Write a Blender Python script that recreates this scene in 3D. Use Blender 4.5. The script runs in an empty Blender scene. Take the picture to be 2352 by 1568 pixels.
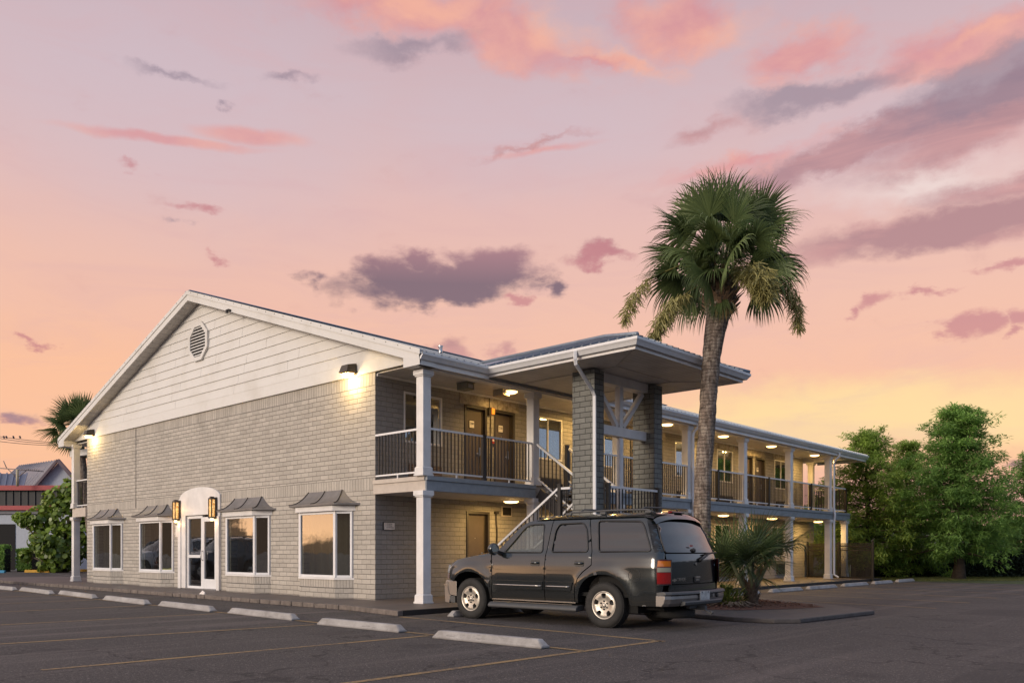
import bpy, math, random
from mathutils import Vector, Matrix
from mathutils.geometry import delaunay_2d_cdt
random.seed(7)
rnd = random.random
def U(a, b): return a + (b - a) * random.random()
sc = bpy.context.scene
col = bpy.data.collections.new("motel_scene"); sc.collection.children.link(col)

# ------------------------------------------------------------------ helpers
def tag(o, label=None, cat=None, group=None, kind=None):
    if label: o['label'] = label
    if cat: o['category'] = cat
    if group: o['group'] = group
    if kind: o['kind'] = kind
    return o
def empty(name, loc, label=None, cat=None, group=None, rz=0.0):
    o = bpy.data.objects.new(name, None); o.empty_display_size = .2
    col.objects.link(o); o.location = loc; o.rotation_euler = (0, 0, rz)
    return tag(o, label, cat, group)
def copy_tree(o, parent=None):
    c = o.copy(); col.objects.link(c)
    if parent is not None: c.parent = parent
    for ch in [x for x in col.objects if x.parent == o]:
        copy_tree(ch, c)
    return c

class MB:
    def __init__(self): self.v = []; self.f = []; self.m = []; self.s = []; self.c = None
    def add(self, vs, fs, mi=0, sm=False):
        b = len(self.v); self.v += [tuple(p) for p in vs]
        for f in fs:
            self.f.append(tuple(i + b for i in f)); self.m.append(mi); self.s.append(sm)
        return self
    def box(self, x0, x1, y0, y1, z0, z1, mi=0):
        v = [(x0,y0,z0),(x1,y0,z0),(x1,y1,z0),(x0,y1,z0),(x0,y0,z1),(x1,y0,z1),(x1,y1,z1),(x0,y1,z1)]
        return self.add(v, [(0,3,2,1),(4,5,6,7),(0,1,5,4),(1,2,6,5),(2,3,7,6),(3,0,4,7)], mi)
    def bar(self, p, q, w, h, mi=0, up=(0,0,1)):
        p = Vector(p); q = Vector(q); d = (q - p).normalized(); u = Vector(up)
        s = d.cross(u)
        if s.length < 1e-4: s = d.cross(Vector((1,0,0)))
        s.normalize(); u = s.cross(d).normalized(); s = s * w * .5; u = u * h * .5
        v = [p-s-u, p+s-u, p+s+u, p-s+u, q-s-u, q+s-u, q+s+u, q-s+u]
        return self.add(v, [(3,2,1,0),(4,5,6,7),(0,1,5,4),(1,2,6,5),(2,3,7,6),(3,0,4,7)], mi)
    def tube(self, pts, rad, seg=8, mi=0, sm=True, caps=True):
        pts = [Vector(p) for p in pts]; n = len(pts)
        if not hasattr(rad, '__len__'): rad = [rad] * n
        vs = []; ref = None
        for i, p in enumerate(pts):
            d = (pts[min(i+1, n-1)] - pts[max(i-1, 0)]).normalized()
            if ref is None:
                ref = d.cross(Vector((0,0,1)) if abs(d.z) < .9 else Vector((1,0,0))).normalized()
            ref = (ref - d * ref.dot(d)).normalized(); b = d.cross(ref)
            for k in range(seg):
                a = 2*math.pi*k/seg; vs.append(p + (ref*math.cos(a) + b*math.sin(a)) * rad[i])
        fs = [(i*seg+k, i*seg+(k+1)%seg, (i+1)*seg+(k+1)%seg, (i+1)*seg+k) for i in range(n-1) for k in range(seg)]
        if caps: fs += [tuple(range(seg-1, -1, -1)), tuple((n-1)*seg+k for k in range(seg))]
        return self.add(vs, fs, mi, sm)
    def prism(self, pts, a, b, axis='z', mi=0, sm=False):
        # pts 2D; axis z:(x,y) x:(y,z) y:(x,z)
        def m(p, t): return (p[0], p[1], t) if axis == 'z' else ((t, p[0], p[1]) if axis == 'x' else (p[0], t, p[1]))
        n = len(pts); vs = [m(p, a) for p in pts] + [m(p, b) for p in pts]
        return self.add(vs, [tuple(range(n))[::-1], tuple(range(n, 2*n))] + [(i,(i+1)%n,n+(i+1)%n,n+i) for i in range(n)], mi, sm)
    def lathe(self, prof, c=(0,0,0), axis='z', seg=24, mi=0, sm=True):
        vs = []
        for r, h in prof:
            for k in range(seg):
                a = 2*math.pi*k/seg; x, y = r*math.cos(a), r*math.sin(a)
                p = (x, y, h) if axis == 'z' else ((x, h, y) if axis == 'y' else (h, x, y))
                vs.append((p[0]+c[0], p[1]+c[1], p[2]+c[2]))
        n = len(prof)
        return self.add(vs, [(i*seg+k, i*seg+(k+1)%seg, (i+1)*seg+(k+1)%seg, (i+1)*seg+k) for i in range(n-1) for k in range(seg)], mi, sm)
    def quad(self, a, b, c, d, mi=0, sm=False): return self.add([a,b,c,d], [(0,1,2,3)], mi, sm)
    def build(self, name, mats, parent=None, org=None, bevel=0, fixn=True, solid=0):
        if not isinstance(mats, (list, tuple)): mats = [mats]
        me = bpy.data.meshes.new(name)
        if org is None:
            if parent is not None:
                r = parent
                while r.parent: r = r.parent
                org = r.location if r.get('wspace', 1) else (0,0,0)
            else: org = (0,0,0)
        ox, oy, oz = org
        me.from_pydata([(x-ox, y-oy, z-oz) for x, y, z in self.v], [], self.f)
        for m in mats: me.materials.append(m)
        me.polygons.foreach_set('material_index', self.m); me.polygons.foreach_set('use_smooth', self.s)
        if self.c:
            ca = me.color_attributes.new('Col', 'FLOAT_COLOR', 'CORNER'); i = 0; flat = []
            for f, c in zip(self.f, self.c): flat += [c, c, c, 1.0] * len(f)
            ca.data.foreach_set('color', flat)
        if fixn:
            import bmesh
            bm = bmesh.new(); bm.from_mesh(me); bmesh.ops.recalc_face_normals(bm, faces=bm.faces[:]); bm.to_mesh(me); bm.free()
        me.update()
        o = bpy.data.objects.new(name, me); col.objects.link(o)
        if parent is not None: o.parent = parent
        elif org is not None: o.location = org
        if bevel:
            b = o.modifiers.new('b', 'BEVEL'); b.width = bevel; b.segments = 2; b.limit_method = 'ANGLE'; b.angle_limit = math.radians(35)
        return o

# ------------------------------------------------------------------ camera numbers (photograph of 2352 px width)
FPX, CX, HY, CH = 1911.0, 1176.0, 1266.0, 1.25
VA = math.radians(42.55)
CAM = (15.71428, -12.32999)
Rv = (math.cos(VA), math.sin(VA)); Fv = (-math.sin(VA), math.cos(VA))
def gp(px, py, z=0.0):
    t = (z-CH)/(-(py-HY)/FPX); a = (px-CX)/FPX
    return (CAM[0]+t*(a*Rv[0]+Fv[0]), CAM[1]+t*(a*Rv[1]+Fv[1]), z)
def at(px, py, w):
    a = (px-CX)/FPX
    return (CAM[0]+w*(Fv[0]+a*Rv[0]), CAM[1]+w*(Fv[1]+a*Rv[1]), CH+w*(HY-py)/FPX)
cd = bpy.data.cameras.new('camera'); cam = bpy.data.objects.new('camera', cd); col.objects.link(cam)
cam.location = (CAM[0], CAM[1], CH); cam.rotation_euler = (math.radians(90), 0, VA)
cd.sensor_width = 36; cd.lens = 36*FPX/2352; cd.shift_y = (HY-784)/2352; cd.clip_end = 3000; cd.clip_start = .05
sc.camera = cam
sc.view_settings.view_transform = 'Standard'; sc.view_settings.look = 'None'
sc.view_settings.exposure = 0; sc.view_settings.gamma = 1

# ------------------------------------------------------------------ node helpers
class NT:
    def __init__(self, tree): self.t = tree; self.n = tree.nodes; self.l = tree.links
    def node(self, typ, **kw):
        n = self.n.new(typ)
        for k, v in kw.items(): setattr(n, k, v)
        return n
    def link(self, a, b): self.l.new(a, b)
    def _in(self, sock, v):
        if v is None: return
        if hasattr(v, 'is_output') or isinstance(v, bpy.types.NodeSocket): self.link(v, sock)
        else: sock.default_value = v
    def math(self, op, a, b=None, c=None, clamp=False):
        n = self.node('ShaderNodeMath', operation=op, use_clamp=clamp)
        self._in(n.inputs[0], a); self._in(n.inputs[1], b)
        if c is not None: self._in(n.inputs[2], c)
        return n.outputs[0]
    def vmath(self, op, a, b=None):
        n = self.node('ShaderNodeVectorMath', operation=op); self._in(n.inputs[0], a); self._in(n.inputs[1], b)
        return n.outputs['Value'] if op in ('DOT_PRODUCT','LENGTH') else n.outputs[0]
    def mix(self, fac, a, b, blend='MIX'):
        n = self.node('ShaderNodeMix', data_type='RGBA', blend_type=blend)
        self._in(n.inputs[0], fac); self._in(n.inputs[6], a); self._in(n.inputs[7], b)
        return n.outputs[2]
    def noise(self, vec, scale=5, detail=4, rough=.5, dist=0, dim='3D'):
        n = self.node('ShaderNodeTexNoise', noise_dimensions=dim)
        self._in(n.inputs['Vector'], vec); n.inputs['Scale'].default_value = scale; n.inputs['Detail'].default_value = detail
        n.inputs['Roughness'].default_value = rough; n.inputs['Distortion'].default_value = dist
        return n.outputs[0]
    def ramp(self, fac, stops, interp='LINEAR'):
        n = self.node('ShaderNodeValToRGB'); r = n.color_ramp; r.interpolation = interp
        while len(r.elements) < len(stops): r.elements.new(.5)
        for e, (p, c) in zip(r.elements, stops):
            e.position = p; e.color = c if len(c) == 4 else (*c, 1)
        self._in(n.inputs[0], fac); return n.outputs[0]
    def mapr(self, v, a, b, c=0, d=1, smooth=False):
        n = self.node('ShaderNodeMapRange', interpolation_type='SMOOTHSTEP' if smooth else 'LINEAR')
        self._in(n.inputs[0], v)
        for i, x in enumerate((a, b, c, d)): n.inputs[i+1].default_value = x
        return n.outputs[0]
def lin(r, g, b):
    f = lambda c: (c/255/12.92) if c/255 <= .04045 else ((c/255+.055)/1.055)**2.4
    return (f(r), f(g), f(b), 1)
def mat(name):
    m = bpy.data.materials.new(name); m.use_nodes = True
    t = NT(m.node_tree); b = m.node_tree.nodes['Principled BSDF']
    return m, t, b
def simple(name, c, rough=.5, metal=0, var=.12, scale=6, bump=0, bscale=40, coat=0, spec=.5):
    m, t, b = mat(name); g = t.node('ShaderNodeTexCoord').outputs['Object']
    n = t.noise(g, scale, 5, .6)
    c2 = tuple(min(1, x*(1-var)) for x in c[:3]); c1 = tuple(min(1, x*(1+var)) for x in c[:3])
    t.link(t.ramp(n, [(.3, c2), (.7, c1)]), b.inputs['Base Color'])
    b.inputs['Roughness'].default_value = rough; b.inputs['Metallic'].default_value = metal
    b.inputs['Coat Weight'].default_value = coat; b.inputs['Specular IOR Level'].default_value = spec
    if bump:
        bn = t.node('ShaderNodeBump'); bn.inputs['Strength'].default_value = bump; bn.inputs['Distance'].default_value = .01
        t.link(t.noise(g, bscale, 6, .65), bn.inputs['Height']); t.link(bn.outputs[0], b.inputs['Normal'])
    return m
def emis(name, c, s):
    m, t, b = mat(name); b.inputs['Base Color'].default_value = (*c[:3], 1)
    b.inputs['Emission Color'].default_value = (*c[:3], 1); b.inputs['Emission Strength'].default_value = s
    return m

# ------------------------------------------------------------------ brick
def brick_mat(name, base, mortar=.55, bw=.345, bh=.118, mort=.010, soldier=(), solw=.11, stains=.45, bumpd=.012, var=.10, rough=.75):
    m, t, b = mat(name)
    pos = t.node('ShaderNodeTexCoord').outputs['Object']
    sx = t.node('ShaderNodeSeparateXYZ'); t.link(pos, sx.inputs[0])
    u = t.math('ADD', sx.outputs[0], sx.outputs[1]); z = sx.outputs[2]
    def bt(uu, vv, w, h, off):
        cv = t.node('ShaderNodeCombineXYZ'); t._in(cv.inputs[0], uu); t._in(cv.inputs[1], vv)
        n = t.node('ShaderNodeTexBrick', offset=off); t.link(cv.outputs[0], n.inputs['Vector'])
        n.inputs['Scale'].default_value = 1; n.inputs['Mortar Size'].default_value = mort; n.inputs['Mortar Smooth'].default_value = .35
        n.inputs['Brick Width'].default_value = w; n.inputs['Row Height'].default_value = h; n.inputs['Bias'].default_value = 0
        n.inputs['Color1'].default_value = (0,0,0,1); n.inputs['Color2'].default_value = (1,1,1,1); n.inputs['Mortar'].default_value = (.5,.5,.5,1)
        return n.outputs['Color'], n.outputs['Fac']
    wob = t.math('MULTIPLY', t.math('SUBTRACT', t.noise(pos, 3, 3), .5), .03)
    c, f = bt(t.math('ADD', u, wob), t.math('ADD', z, t.math('MULTIPLY', wob, .4)), bw, bh, .5)
    if soldier:
        c2, f2 = bt(t.math('ADD', u, wob), z, solw, 50, 0)
        msk = None
        for a0, a1 in soldier:
            k = t.math('MULTIPLY', t.math('GREATER_THAN', z, a0), t.math('LESS_THAN', z, a1))
            msk = k if msk is None else t.math('MAXIMUM', msk, k)
        edge = None
        for a0, a1 in soldier:
            for e in (a0, a1):
                k = t.math('LESS_THAN', t.math('ABSOLUTE', t.math('SUBTRACT', z, e)), mort*.6)
                edge = k if edge is None else t.math('MAXIMUM', edge, k)
        mx = t.node('ShaderNodeMix', data_type='FLOAT'); t._in(mx.inputs[0], msk); t._in(mx.inputs[2], f); t._in(mx.inputs[3], f2); f = t.math('MAXIMUM', mx.outputs[0], edge)
        c = t.mix(msk, c, c2)
    br = t.ramp(c, [(0, tuple(x*(1-var) for x in base)), (1, tuple(x*(1+var) for x in base))])
    n1 = t.noise(pos, 1.1, 6, .65); n2 = t.noise(pos, 14, 6, .7); n3 = t.noise(pos, 60, 4, .7)
    br = t.mix(t.mapr(n2, .38, .72, 0, .42), br, (base[0]*.62, base[1]*.60, base[2]*.55, 1))
    st = t.mapr(n1, .48, .72, 0, stains, True)
    if soldier: # rain streak grime under the gable board
        top = t.mapr(z, 3.6, 5.2, .25, 1, True); st = t.math('MULTIPLY', st, top)
        sv = t.node('ShaderNodeCombineXYZ'); t._in(sv.inputs[0], t.math('MULTIPLY', u, 5)); t._in(sv.inputs[1], t.math('MULTIPLY', z, .5))
        stk = t.mapr(t.noise(sv.outputs[0], 1, 5, .7), .5, .75, 0, .38, True)
        st = t.math('MAXIMUM', st, t.math('MULTIPLY', stk, t.mapr(z, 3.9, 5.3, 0, 1, True)))
    low = t.mapr(z, .1, .5, .25, 0, True)
    st = t.math('MAXIMUM', st, t.math('MULTIPLY', low, n2))
    br = t.mix(st, br, (base[0]*.38, base[1]*.37, base[2]*.34, 1))
    mc = tuple(x*mortar*.62 for x in base)
    fin = t.mix(t.mapr(f, .25, .9, 0, 1), br, (*mc, 1))
    t.link(fin, b.inputs['Base Color']); b.inputs['Roughness'].default_value = rough
    bn = t.node('ShaderNodeBump'); bn.inputs['Strength'].default_value = 1; bn.inputs['Distance'].default_value = bumpd
    h = t.math('SUBTRACT', t.math('ADD', t.math('MULTIPLY', n2, .7), t.math('MULTIPLY', n3, .3)), t.math('MULTIPLY', f, 1.2))
    t.link(h, bn.inputs['Height']); t.link(bn.outputs[0], b.inputs['Normal'])
    return m
SOL = ((5.20, 5.55), (2.71, 3.01))
M = {}
M['brick'] = brick_mat('painted brick beige', (.455, .418, .37), soldier=SOL, mortar=.66, mort=.0062, var=.12, bumpd=.018)
M['brick_bay'] = brick_mat('painted brick bay', (.445, .41, .365), soldier=((.365, .57),), stains=.1, mortar=.62, mort=.0062, bumpd=.018)
M['brick_side'] = brick_mat('painted brick side', (.31, .295, .28), mortar=.8, mort=.006, bw=.345, stains=.12, var=.07)  # same paint as the gable, colour darkened to stand in for weaker ambient light
M['brick_pier'] = brick_mat('dark painted brick', (.185, .188, .175), bw=.30, bh=.122, mort=.008, mortar=.35, stains=.25, var=.16)
M['white'] = simple('white trim paint', (.70, .68, .665), .45, var=.12, scale=2.2, bump=.05, bscale=30)
M['white_metal'] = simple('white aluminium', (.72, .72, .73), .3, var=.05)
M['tan'] = simple('taupe board paint', (.50, .44, .38), .5, var=.08)  # one even taupe for the end fascias and vent frame
M['slate'] = simple('slate board paint', (.25, .275, .30), .5, var=.12)
M['soffit'] = simple('soffit board', (.46, .43, .41), .6, var=.10, scale=2)
M['black_metal'] = simple('black powder coat', (.022, .019, .018), .4)
M['brown'] = simple('dark brown door paint', (.095, .075, .065), .5, var=.08, bump=.08, bscale=25)
M['frame_dark'] = simple('bronze door frame', (.04, .033, .03), .45)
M['awning'] = simple('weathered grey metal awning', (.185, .172, .165), .5, metal=.35, var=.18, scale=4)
M['dark'] = simple('dark void', (.012, .011, .011), .9)
M['concrete'] = simple('concrete', (.30, .28, .26), .85, var=.25, scale=7, bump=.3, bscale=60)
M['curtain'] = simple('teal white curtain', (.42, .58, .58), .9, var=.2, scale=9)
M['grille'] = simple('brown louvre', (.16, .105, .07), .6)
M['red'] = simple('red alarm plastic', (.5, .05, .02), .4)
M['amber'] = emis('amber strobe', (.9, .30, .03), .6)
M['plate'] = simple('pale plaque', (.75, .70, .66), .5)
M['black'] = simple('black lettering', (.01, .01, .01), .6)
M['steel'] = simple('brushed steel', (.5, .5, .5), .3, metal=.9)

def siding_mat(name, base, period, dirty=.25, axis=2):
    m, t, b = mat(name); pos = t.node('ShaderNodeTexCoord').outputs['Object']
    n1 = t.noise(pos, .8, 6, .6); n2 = t.noise(pos, 9, 5, .7)
    c = t.mix(t.mapr(n1, .45, .75, 0, dirty, True), (*base, 1), (base[0]*.68, base[1]*.64, base[2]*.56, 1))
    c = t.mix(t.mapr(n2, .5, .8, 0, .14), c, (base[0]*.55, base[1]*.5, base[2]*.42, 1))
    t.link(c, b.inputs['Base Color']); b.inputs['Roughness'].default_value = .55
    bn = t.node('ShaderNodeBump'); bn.inputs['Strength'].default_value = .25; bn.inputs['Distance'].default_value = .01
    t.link(n2, bn.inputs['Height']); t.link(bn.outputs[0], b.inputs['Normal'])
    return m
M['siding'] = siding_mat('painted lap siding', (.66, .645, .62), .27, dirty=.4)

def strip_mat(name, base, per, axis, dark=.45, rough=.5):
    "boards or soffit strips: thin dark joints along one axis"
    m, t, b = mat(name); pos = t.node('ShaderNodeTexCoord').outputs['Object']
    sx = t.node('ShaderNodeSeparateXYZ'); t.link(pos, sx.inputs[0])
    fr = t.math('FRACT', t.math('DIVIDE', sx.outputs[axis], per))
    ln = t.math('LESS_THAN', fr, .09)
    n = t.noise(pos, 2.2, 5, .6)
    c = t.ramp(n, [(.3, tuple(x*.82 for x in base)), (.7, tuple(x*1.08 for x in base))])
    c = t.mix(t.math('MULTIPLY', ln, dark), c, (base[0]*.25, base[1]*.25, base[2]*.25, 1))
    t.link(c, b.inputs['Base Color']); b.inputs['Roughness'].default_value = rough
    bn = t.node('ShaderNodeBump'); bn.inputs['Strength'].default_value = .6; bn.inputs['Distance'].default_value = .008
    t.link(fr, bn.inputs['Height']); t.link(bn.outputs[0], b.inputs['Normal'])
    return m
M['soffit_x'] = strip_mat('soffit strips along x', (.60, .57, .55), .14, 1)
M['soffit_y'] = strip_mat('soffit strips along y', (.60, .57, .55), .14, 0)
M['rake_soffit'] = strip_mat('rake soffit', (.5, .47, .44), .3, 0)

def roof_mat():
    m, t, b = mat('blue grey metal roof'); pos = t.node('ShaderNodeTexCoord').outputs['Object']
    n = t.noise(pos, 3, 6, .6)
    t.link(t.ramp(n, [(.3, (.19,.23,.28)), (.7, (.28,.33,.39))]), b.inputs['Base Color'])
    b.inputs['Metallic'].default_value = .4; b.inputs['Roughness'].default_value = .42
    return m
M['roof'] = roof_mat()

def glass_mat(name, tint=(.012,.011,.012), refl=.25, rough=.015, trans=0.0, wav=.02):
    m, t, b = mat(name); out = t.n['Material Output']
    b.inputs['Base Color'].default_value = (*tint, 1); b.inputs['Roughness'].default_value = .12
    b.inputs['Specular IOR Level'].default_value = .2
    g = t.node('ShaderNodeBsdfGlossy'); g.inputs['Roughness'].default_value = rough; g.inputs['Color'].default_value = (.95,.95,.95,1)
    geo = t.node('ShaderNodeNewGeometry'); cs = t.math('ABSOLUTE', t.vmath('DOT_PRODUCT', geo.outputs['Normal'], geo.outputs['Incoming']))
    fac = t.math('ADD', t.math('MULTIPLY', t.math('POWER', t.math('SUBTRACT', 1.0, cs), 5.0), 1-refl), refl, clamp=True)
    base = b.outputs[0]
    if trans > 0:
        tr = t.node('ShaderNodeBsdfTransparent'); tr.inputs[0].default_value = (.75,.8,.78,1)
        mx = t.node('ShaderNodeMixShader'); mx.inputs[0].default_value = trans
        t.link(b.outputs[0], mx.inputs[1]); t.link(tr.outputs[0], mx.inputs[2]); base = mx.outputs[0]
    ms = t.node('ShaderNodeMixShader'); t.link(fac, ms.inputs[0]); t.link(base, ms.inputs[1]); t.link(g.outputs[0], ms.inputs[2])
    t.link(ms.outputs[0], out.inputs[0])
    if wav:
        bn = t.node('ShaderNodeBump'); bn.inputs['Strength'].default_value = wav; bn.inputs['Distance'].default_value = .05
        t.link(t.noise(t.node('ShaderNodeTexCoord').outputs['Object'], 1.6, 2, .4), bn.inputs['Height'])
        t.link(bn.outputs[0], g.inputs['Normal'])
    return m
M['glass'] = glass_mat('shop window glass', refl=.20, trans=.6, wav=.05)
M['glass_up'] = glass_mat('room window glass', refl=.34, trans=.7, wav=.03)
M['glass_car'] = glass_mat('tinted car glass', tint=(.008,.010,.012), refl=.08, wav=.0)
M['glass_car_clear'] = glass_mat('clear car glass', tint=(.07,.09,.08), refl=.10, trans=.55, wav=0)

def asphalt_mat():
    m, t, b = mat('worn asphalt'); pos = t.node('ShaderNodeTexCoord').outputs['Object']
    big = t.noise(pos, .22, 5, .6); mid = t.noise(pos, 1.5, 6, .65); fine = t.noise(pos, 55, 3, .8)
    vor = t.node('ShaderNodeTexVoronoi'); t.link(pos, vor.inputs['Vector']); vor.inputs['Scale'].default_value = 42
    c = t.ramp(big, [(.32, (.040, .036, .035)), (.68, (.080, .070, .066))])
    c = t.mix(t.mapr(mid, .35, .75, 0, .45), c, (.055, .047, .047, 1))
    c = t.mix(t.mapr(fine, .45, .60, 0, .75), c, (.022, .020, .020, 1))
    f2 = t.noise(pos, 22, 4, .75); c = t.mix(t.mapr(f2, .54, .70, 0, .65), c, (.20, .17, .16, 1)); c = t.mix(t.mapr(f2, .46, .30, 0, .5), c, (.022, .019, .019, 1))
    sp = t.math('MULTIPLY', t.math('LESS_THAN', vor.outputs['Distance'], .30), t.math('GREATER_THAN', t.noise(pos, 23, 2), .55))
    c = t.mix(t.math('MULTIPLY', sp, .6), c, (.30, .26, .24, 1))
    v2 = t.node('ShaderNodeTexVoronoi', feature='DISTANCE_TO_EDGE'); v2.inputs['Scale'].default_value = .42
    wv = t.node('ShaderNodeVectorMath', operation='ADD'); t.link(pos, wv.inputs[0])
    nz = t.node('ShaderNodeTexNoise'); t.link(pos, nz.inputs['Vector']); nz.inputs['Scale'].default_value = 1.8; nz.inputs['Detail'].default_value = 6
    t.link(nz.outputs['Color'], wv.inputs[1]); t.link(wv.outputs[0], v2.inputs['Vector'])
    crack = t.math('MULTIPLY', t.math('LESS_THAN', v2.outputs['Distance'], .008), t.math('GREATER_THAN', big, .44))
    c = t.mix(t.math('MULTIPLY', crack, .8), c, (.015, .013, .013, 1))
    oil = t.mapr(t.noise(pos, .75, 4, .6), .58, .70, 0, .6, True)
    c = t.mix(oil, c, (.03, .026, .027, 1))
    v3 = t.node('ShaderNodeTexVoronoi', distance='CHEBYCHEV'); v3.inputs['Scale'].default_value = .16; t.link(pos, v3.inputs['Vector'])
    pat = t.math('MULTIPLY', t.math('LESS_THAN', v3.outputs['Distance'], .17), t.mapr(mid, .3, .5, .2, .5)); c = t.mix(pat, c, (.030,.027,.027,1))
    # long soft tyre wear bands on the lane along the wing
    sx = t.node('ShaderNodeSeparateXYZ'); t.link(pos, sx.inputs[0])
    cv = t.node('ShaderNodeCombineXYZ'); t._in(cv.inputs[0], t.math('MULTIPLY', sx.outputs[0], 1.1)); t._in(cv.inputs[1], t.math('MULTIPLY', sx.outputs[1], .06))
    c = t.mix(t.mapr(t.noise(cv.outputs[0], 1.2, 4, .6), .5, .7, 0, .35, True), c, (.17, .14, .13, 1))
    t.link(c, b.inputs['Base Color']); b.inputs['Roughness'].default_value = .85
    bn = t.node('ShaderNodeBump'); bn.inputs['Strength'].default_value = .7; bn.inputs['Distance'].default_value = .01
    t.link(t.math('SUBTRACT', t.math('ADD', fine, vor.outputs['Distance']), t.math('MULTIPLY', crack, 1)), bn.inputs['Height']); t.link(bn.outputs[0], b.inputs['Normal'])
    return m
M['asphalt'] = asphalt_mat()
def line_mat(name, c, wear=.5):
    m, t, b = mat(name); pos = t.node('ShaderNodeTexCoord').outputs['Object']
    n = t.noise(pos, 18, 6, .75); n2 = t.noise(pos, 1.2, 3)
    f = t.mapr(t.math('ADD', t.math('MULTIPLY', n, .7), t.math('MULTIPLY', n2, .3)), wear-.06, wear+.10, 0, 1)
    t.link(t.mix(f, (*c, 1), (.075, .062, .06, 1)), b.inputs['Base Color']); b.inputs['Roughness'].default_value = .8
    return m
M['yellow_line'] = line_mat('faded yellow line', (.30, .20, .085), .52)
M['white_line'] = line_mat('faded white line', (.30, .29, .29), .45)
def walk_mat():
    m, t, b = mat('dark stained concrete walk'); pos = t.node('ShaderNodeTexCoord').outputs['Object']
    n = t.noise(pos, .9, 6, .65); f = t.noise(pos, 30, 4, .7)
    c = t.ramp(n, [(.3, (.075, .062, .058)), (.7, (.125, .103, .093))])
    c = t.mix(t.mapr(f, .45, .7, 0, .3), c, (.05, .042, .04, 1))
    t.link(c, b.inputs['Base Color']); b.inputs['Roughness'].default_value = .6
    bn = t.node('ShaderNodeBump'); bn.inputs['Strength'].default_value = .3; bn.inputs['Distance'].default_value = .006
    t.link(f, bn.inputs['Height']); t.link(bn.outputs[0], b.inputs['Normal'])
    return m
M['walk'] = walk_mat()
M['kerb'] = simple('kerb edge', (.15, .125, .11), .85, var=.35, scale=6, bump=.5, bscale=30)
M['grass'] = simple('grass', (.05, .07, .02), .9, var=.4, scale=4, bump=.6, bscale=60)
M['mulch'] = simple('red mulch', (.10, .045, .03), .95, var=.5, scale=22, bump=1, bscale=45)

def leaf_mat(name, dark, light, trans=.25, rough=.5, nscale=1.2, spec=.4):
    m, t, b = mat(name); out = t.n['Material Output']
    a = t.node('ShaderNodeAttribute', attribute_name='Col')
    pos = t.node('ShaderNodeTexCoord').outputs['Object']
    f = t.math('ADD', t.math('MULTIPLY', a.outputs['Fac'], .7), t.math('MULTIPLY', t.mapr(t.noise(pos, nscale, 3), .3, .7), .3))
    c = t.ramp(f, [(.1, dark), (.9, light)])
    t.link(c, b.inputs['Base Color']); b.inputs['Roughness'].default_value = rough; b.inputs['Specular IOR Level'].default_value = spec
    tr = t.node('ShaderNodeBsdfTranslucent'); t.link(t.mix(.5, c, (*light, 1)), tr.inputs[0])
    ms = t.node('ShaderNodeMixShader'); ms.inputs[0].default_value = trans
    t.link(b.outputs[0], ms.inputs[1]); t.link(tr.outputs[0], ms.inputs[2]); t.link(ms.outputs[0], out.inputs[0])
    return m
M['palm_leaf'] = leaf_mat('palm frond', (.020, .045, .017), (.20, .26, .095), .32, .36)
M['palmetto'] = leaf_mat('palmetto frond', (.016, .036, .016), (.19, .25, .09), .28, .38)
M['palm_dry'] = leaf_mat('old frond', (.20, .13, .05), (.42, .30, .13), .2)
M['flower'] = leaf_mat('palm flower twig', (.18, .16, .05), (.46, .42, .17), .25, nscale=4)
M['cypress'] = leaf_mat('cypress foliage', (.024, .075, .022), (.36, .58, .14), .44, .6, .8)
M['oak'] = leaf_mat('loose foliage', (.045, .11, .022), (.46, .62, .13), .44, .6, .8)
M['grape'] = leaf_mat('round leaves', (.018, .05, .012), (.36, .50, .07), .3, .35, .9)
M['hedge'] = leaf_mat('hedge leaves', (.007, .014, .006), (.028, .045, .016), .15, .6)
M['shrub'] = leaf_mat('shrub leaves', (.03, .06, .012), (.24, .28, .06), .3, .5)
M['bark'] = simple('bark', (.07, .052, .04), .9, var=.35, scale=10, bump=.8, bscale=25)

# ------------------------------------------------------------------ setting
g = MB(); g.quad((-900,-500,0),(900,-500,0),(900,900,0),(-900,900,0))
tag(g.build('parking_lot_asphalt', M['asphalt'], fixn=False), kind='structure')
# walk around the motel (kerb edge strip rises proud of the slab)
w = MB()
w.prism([(-26,-1.55),(1.1,-1.55),(3.12,-1.85),(3.12,24.9),(-.2,24.9),(-.2,2),(-26,2)], 0, .10)
tag(w.build('sidewalk', M['walk']), kind='structure')
k = MB()
pts = [(-26,-1.62),(1.1,-1.62),(3.12,-1.94)]
for i in range(60):
    a = -26 + i*.455; b_ = a + .435
    k.box(a, b_, -1.66+U(-.008,.008), -1.53, 0, .102+U(-.004,.004))
k.prism([(1.3,-1.67),(3.2,-1.97),(3.2,-1.83),(1.3,-1.54)], 0, .103)
tag(k.build('kerb_edge', M['kerb'], bevel=.012), kind='structure')
k = MB(); k.box(3.12, 3.2, -1.83, 2.0, 0, .104); k.box(3.12, 3.2, 8.2, 24.9, 0, .104)
tag(k.build('sidewalk_kerb', simple('dark kerb', (.03,.027,.026), .8), bevel=.01), kind='structure')
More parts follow.
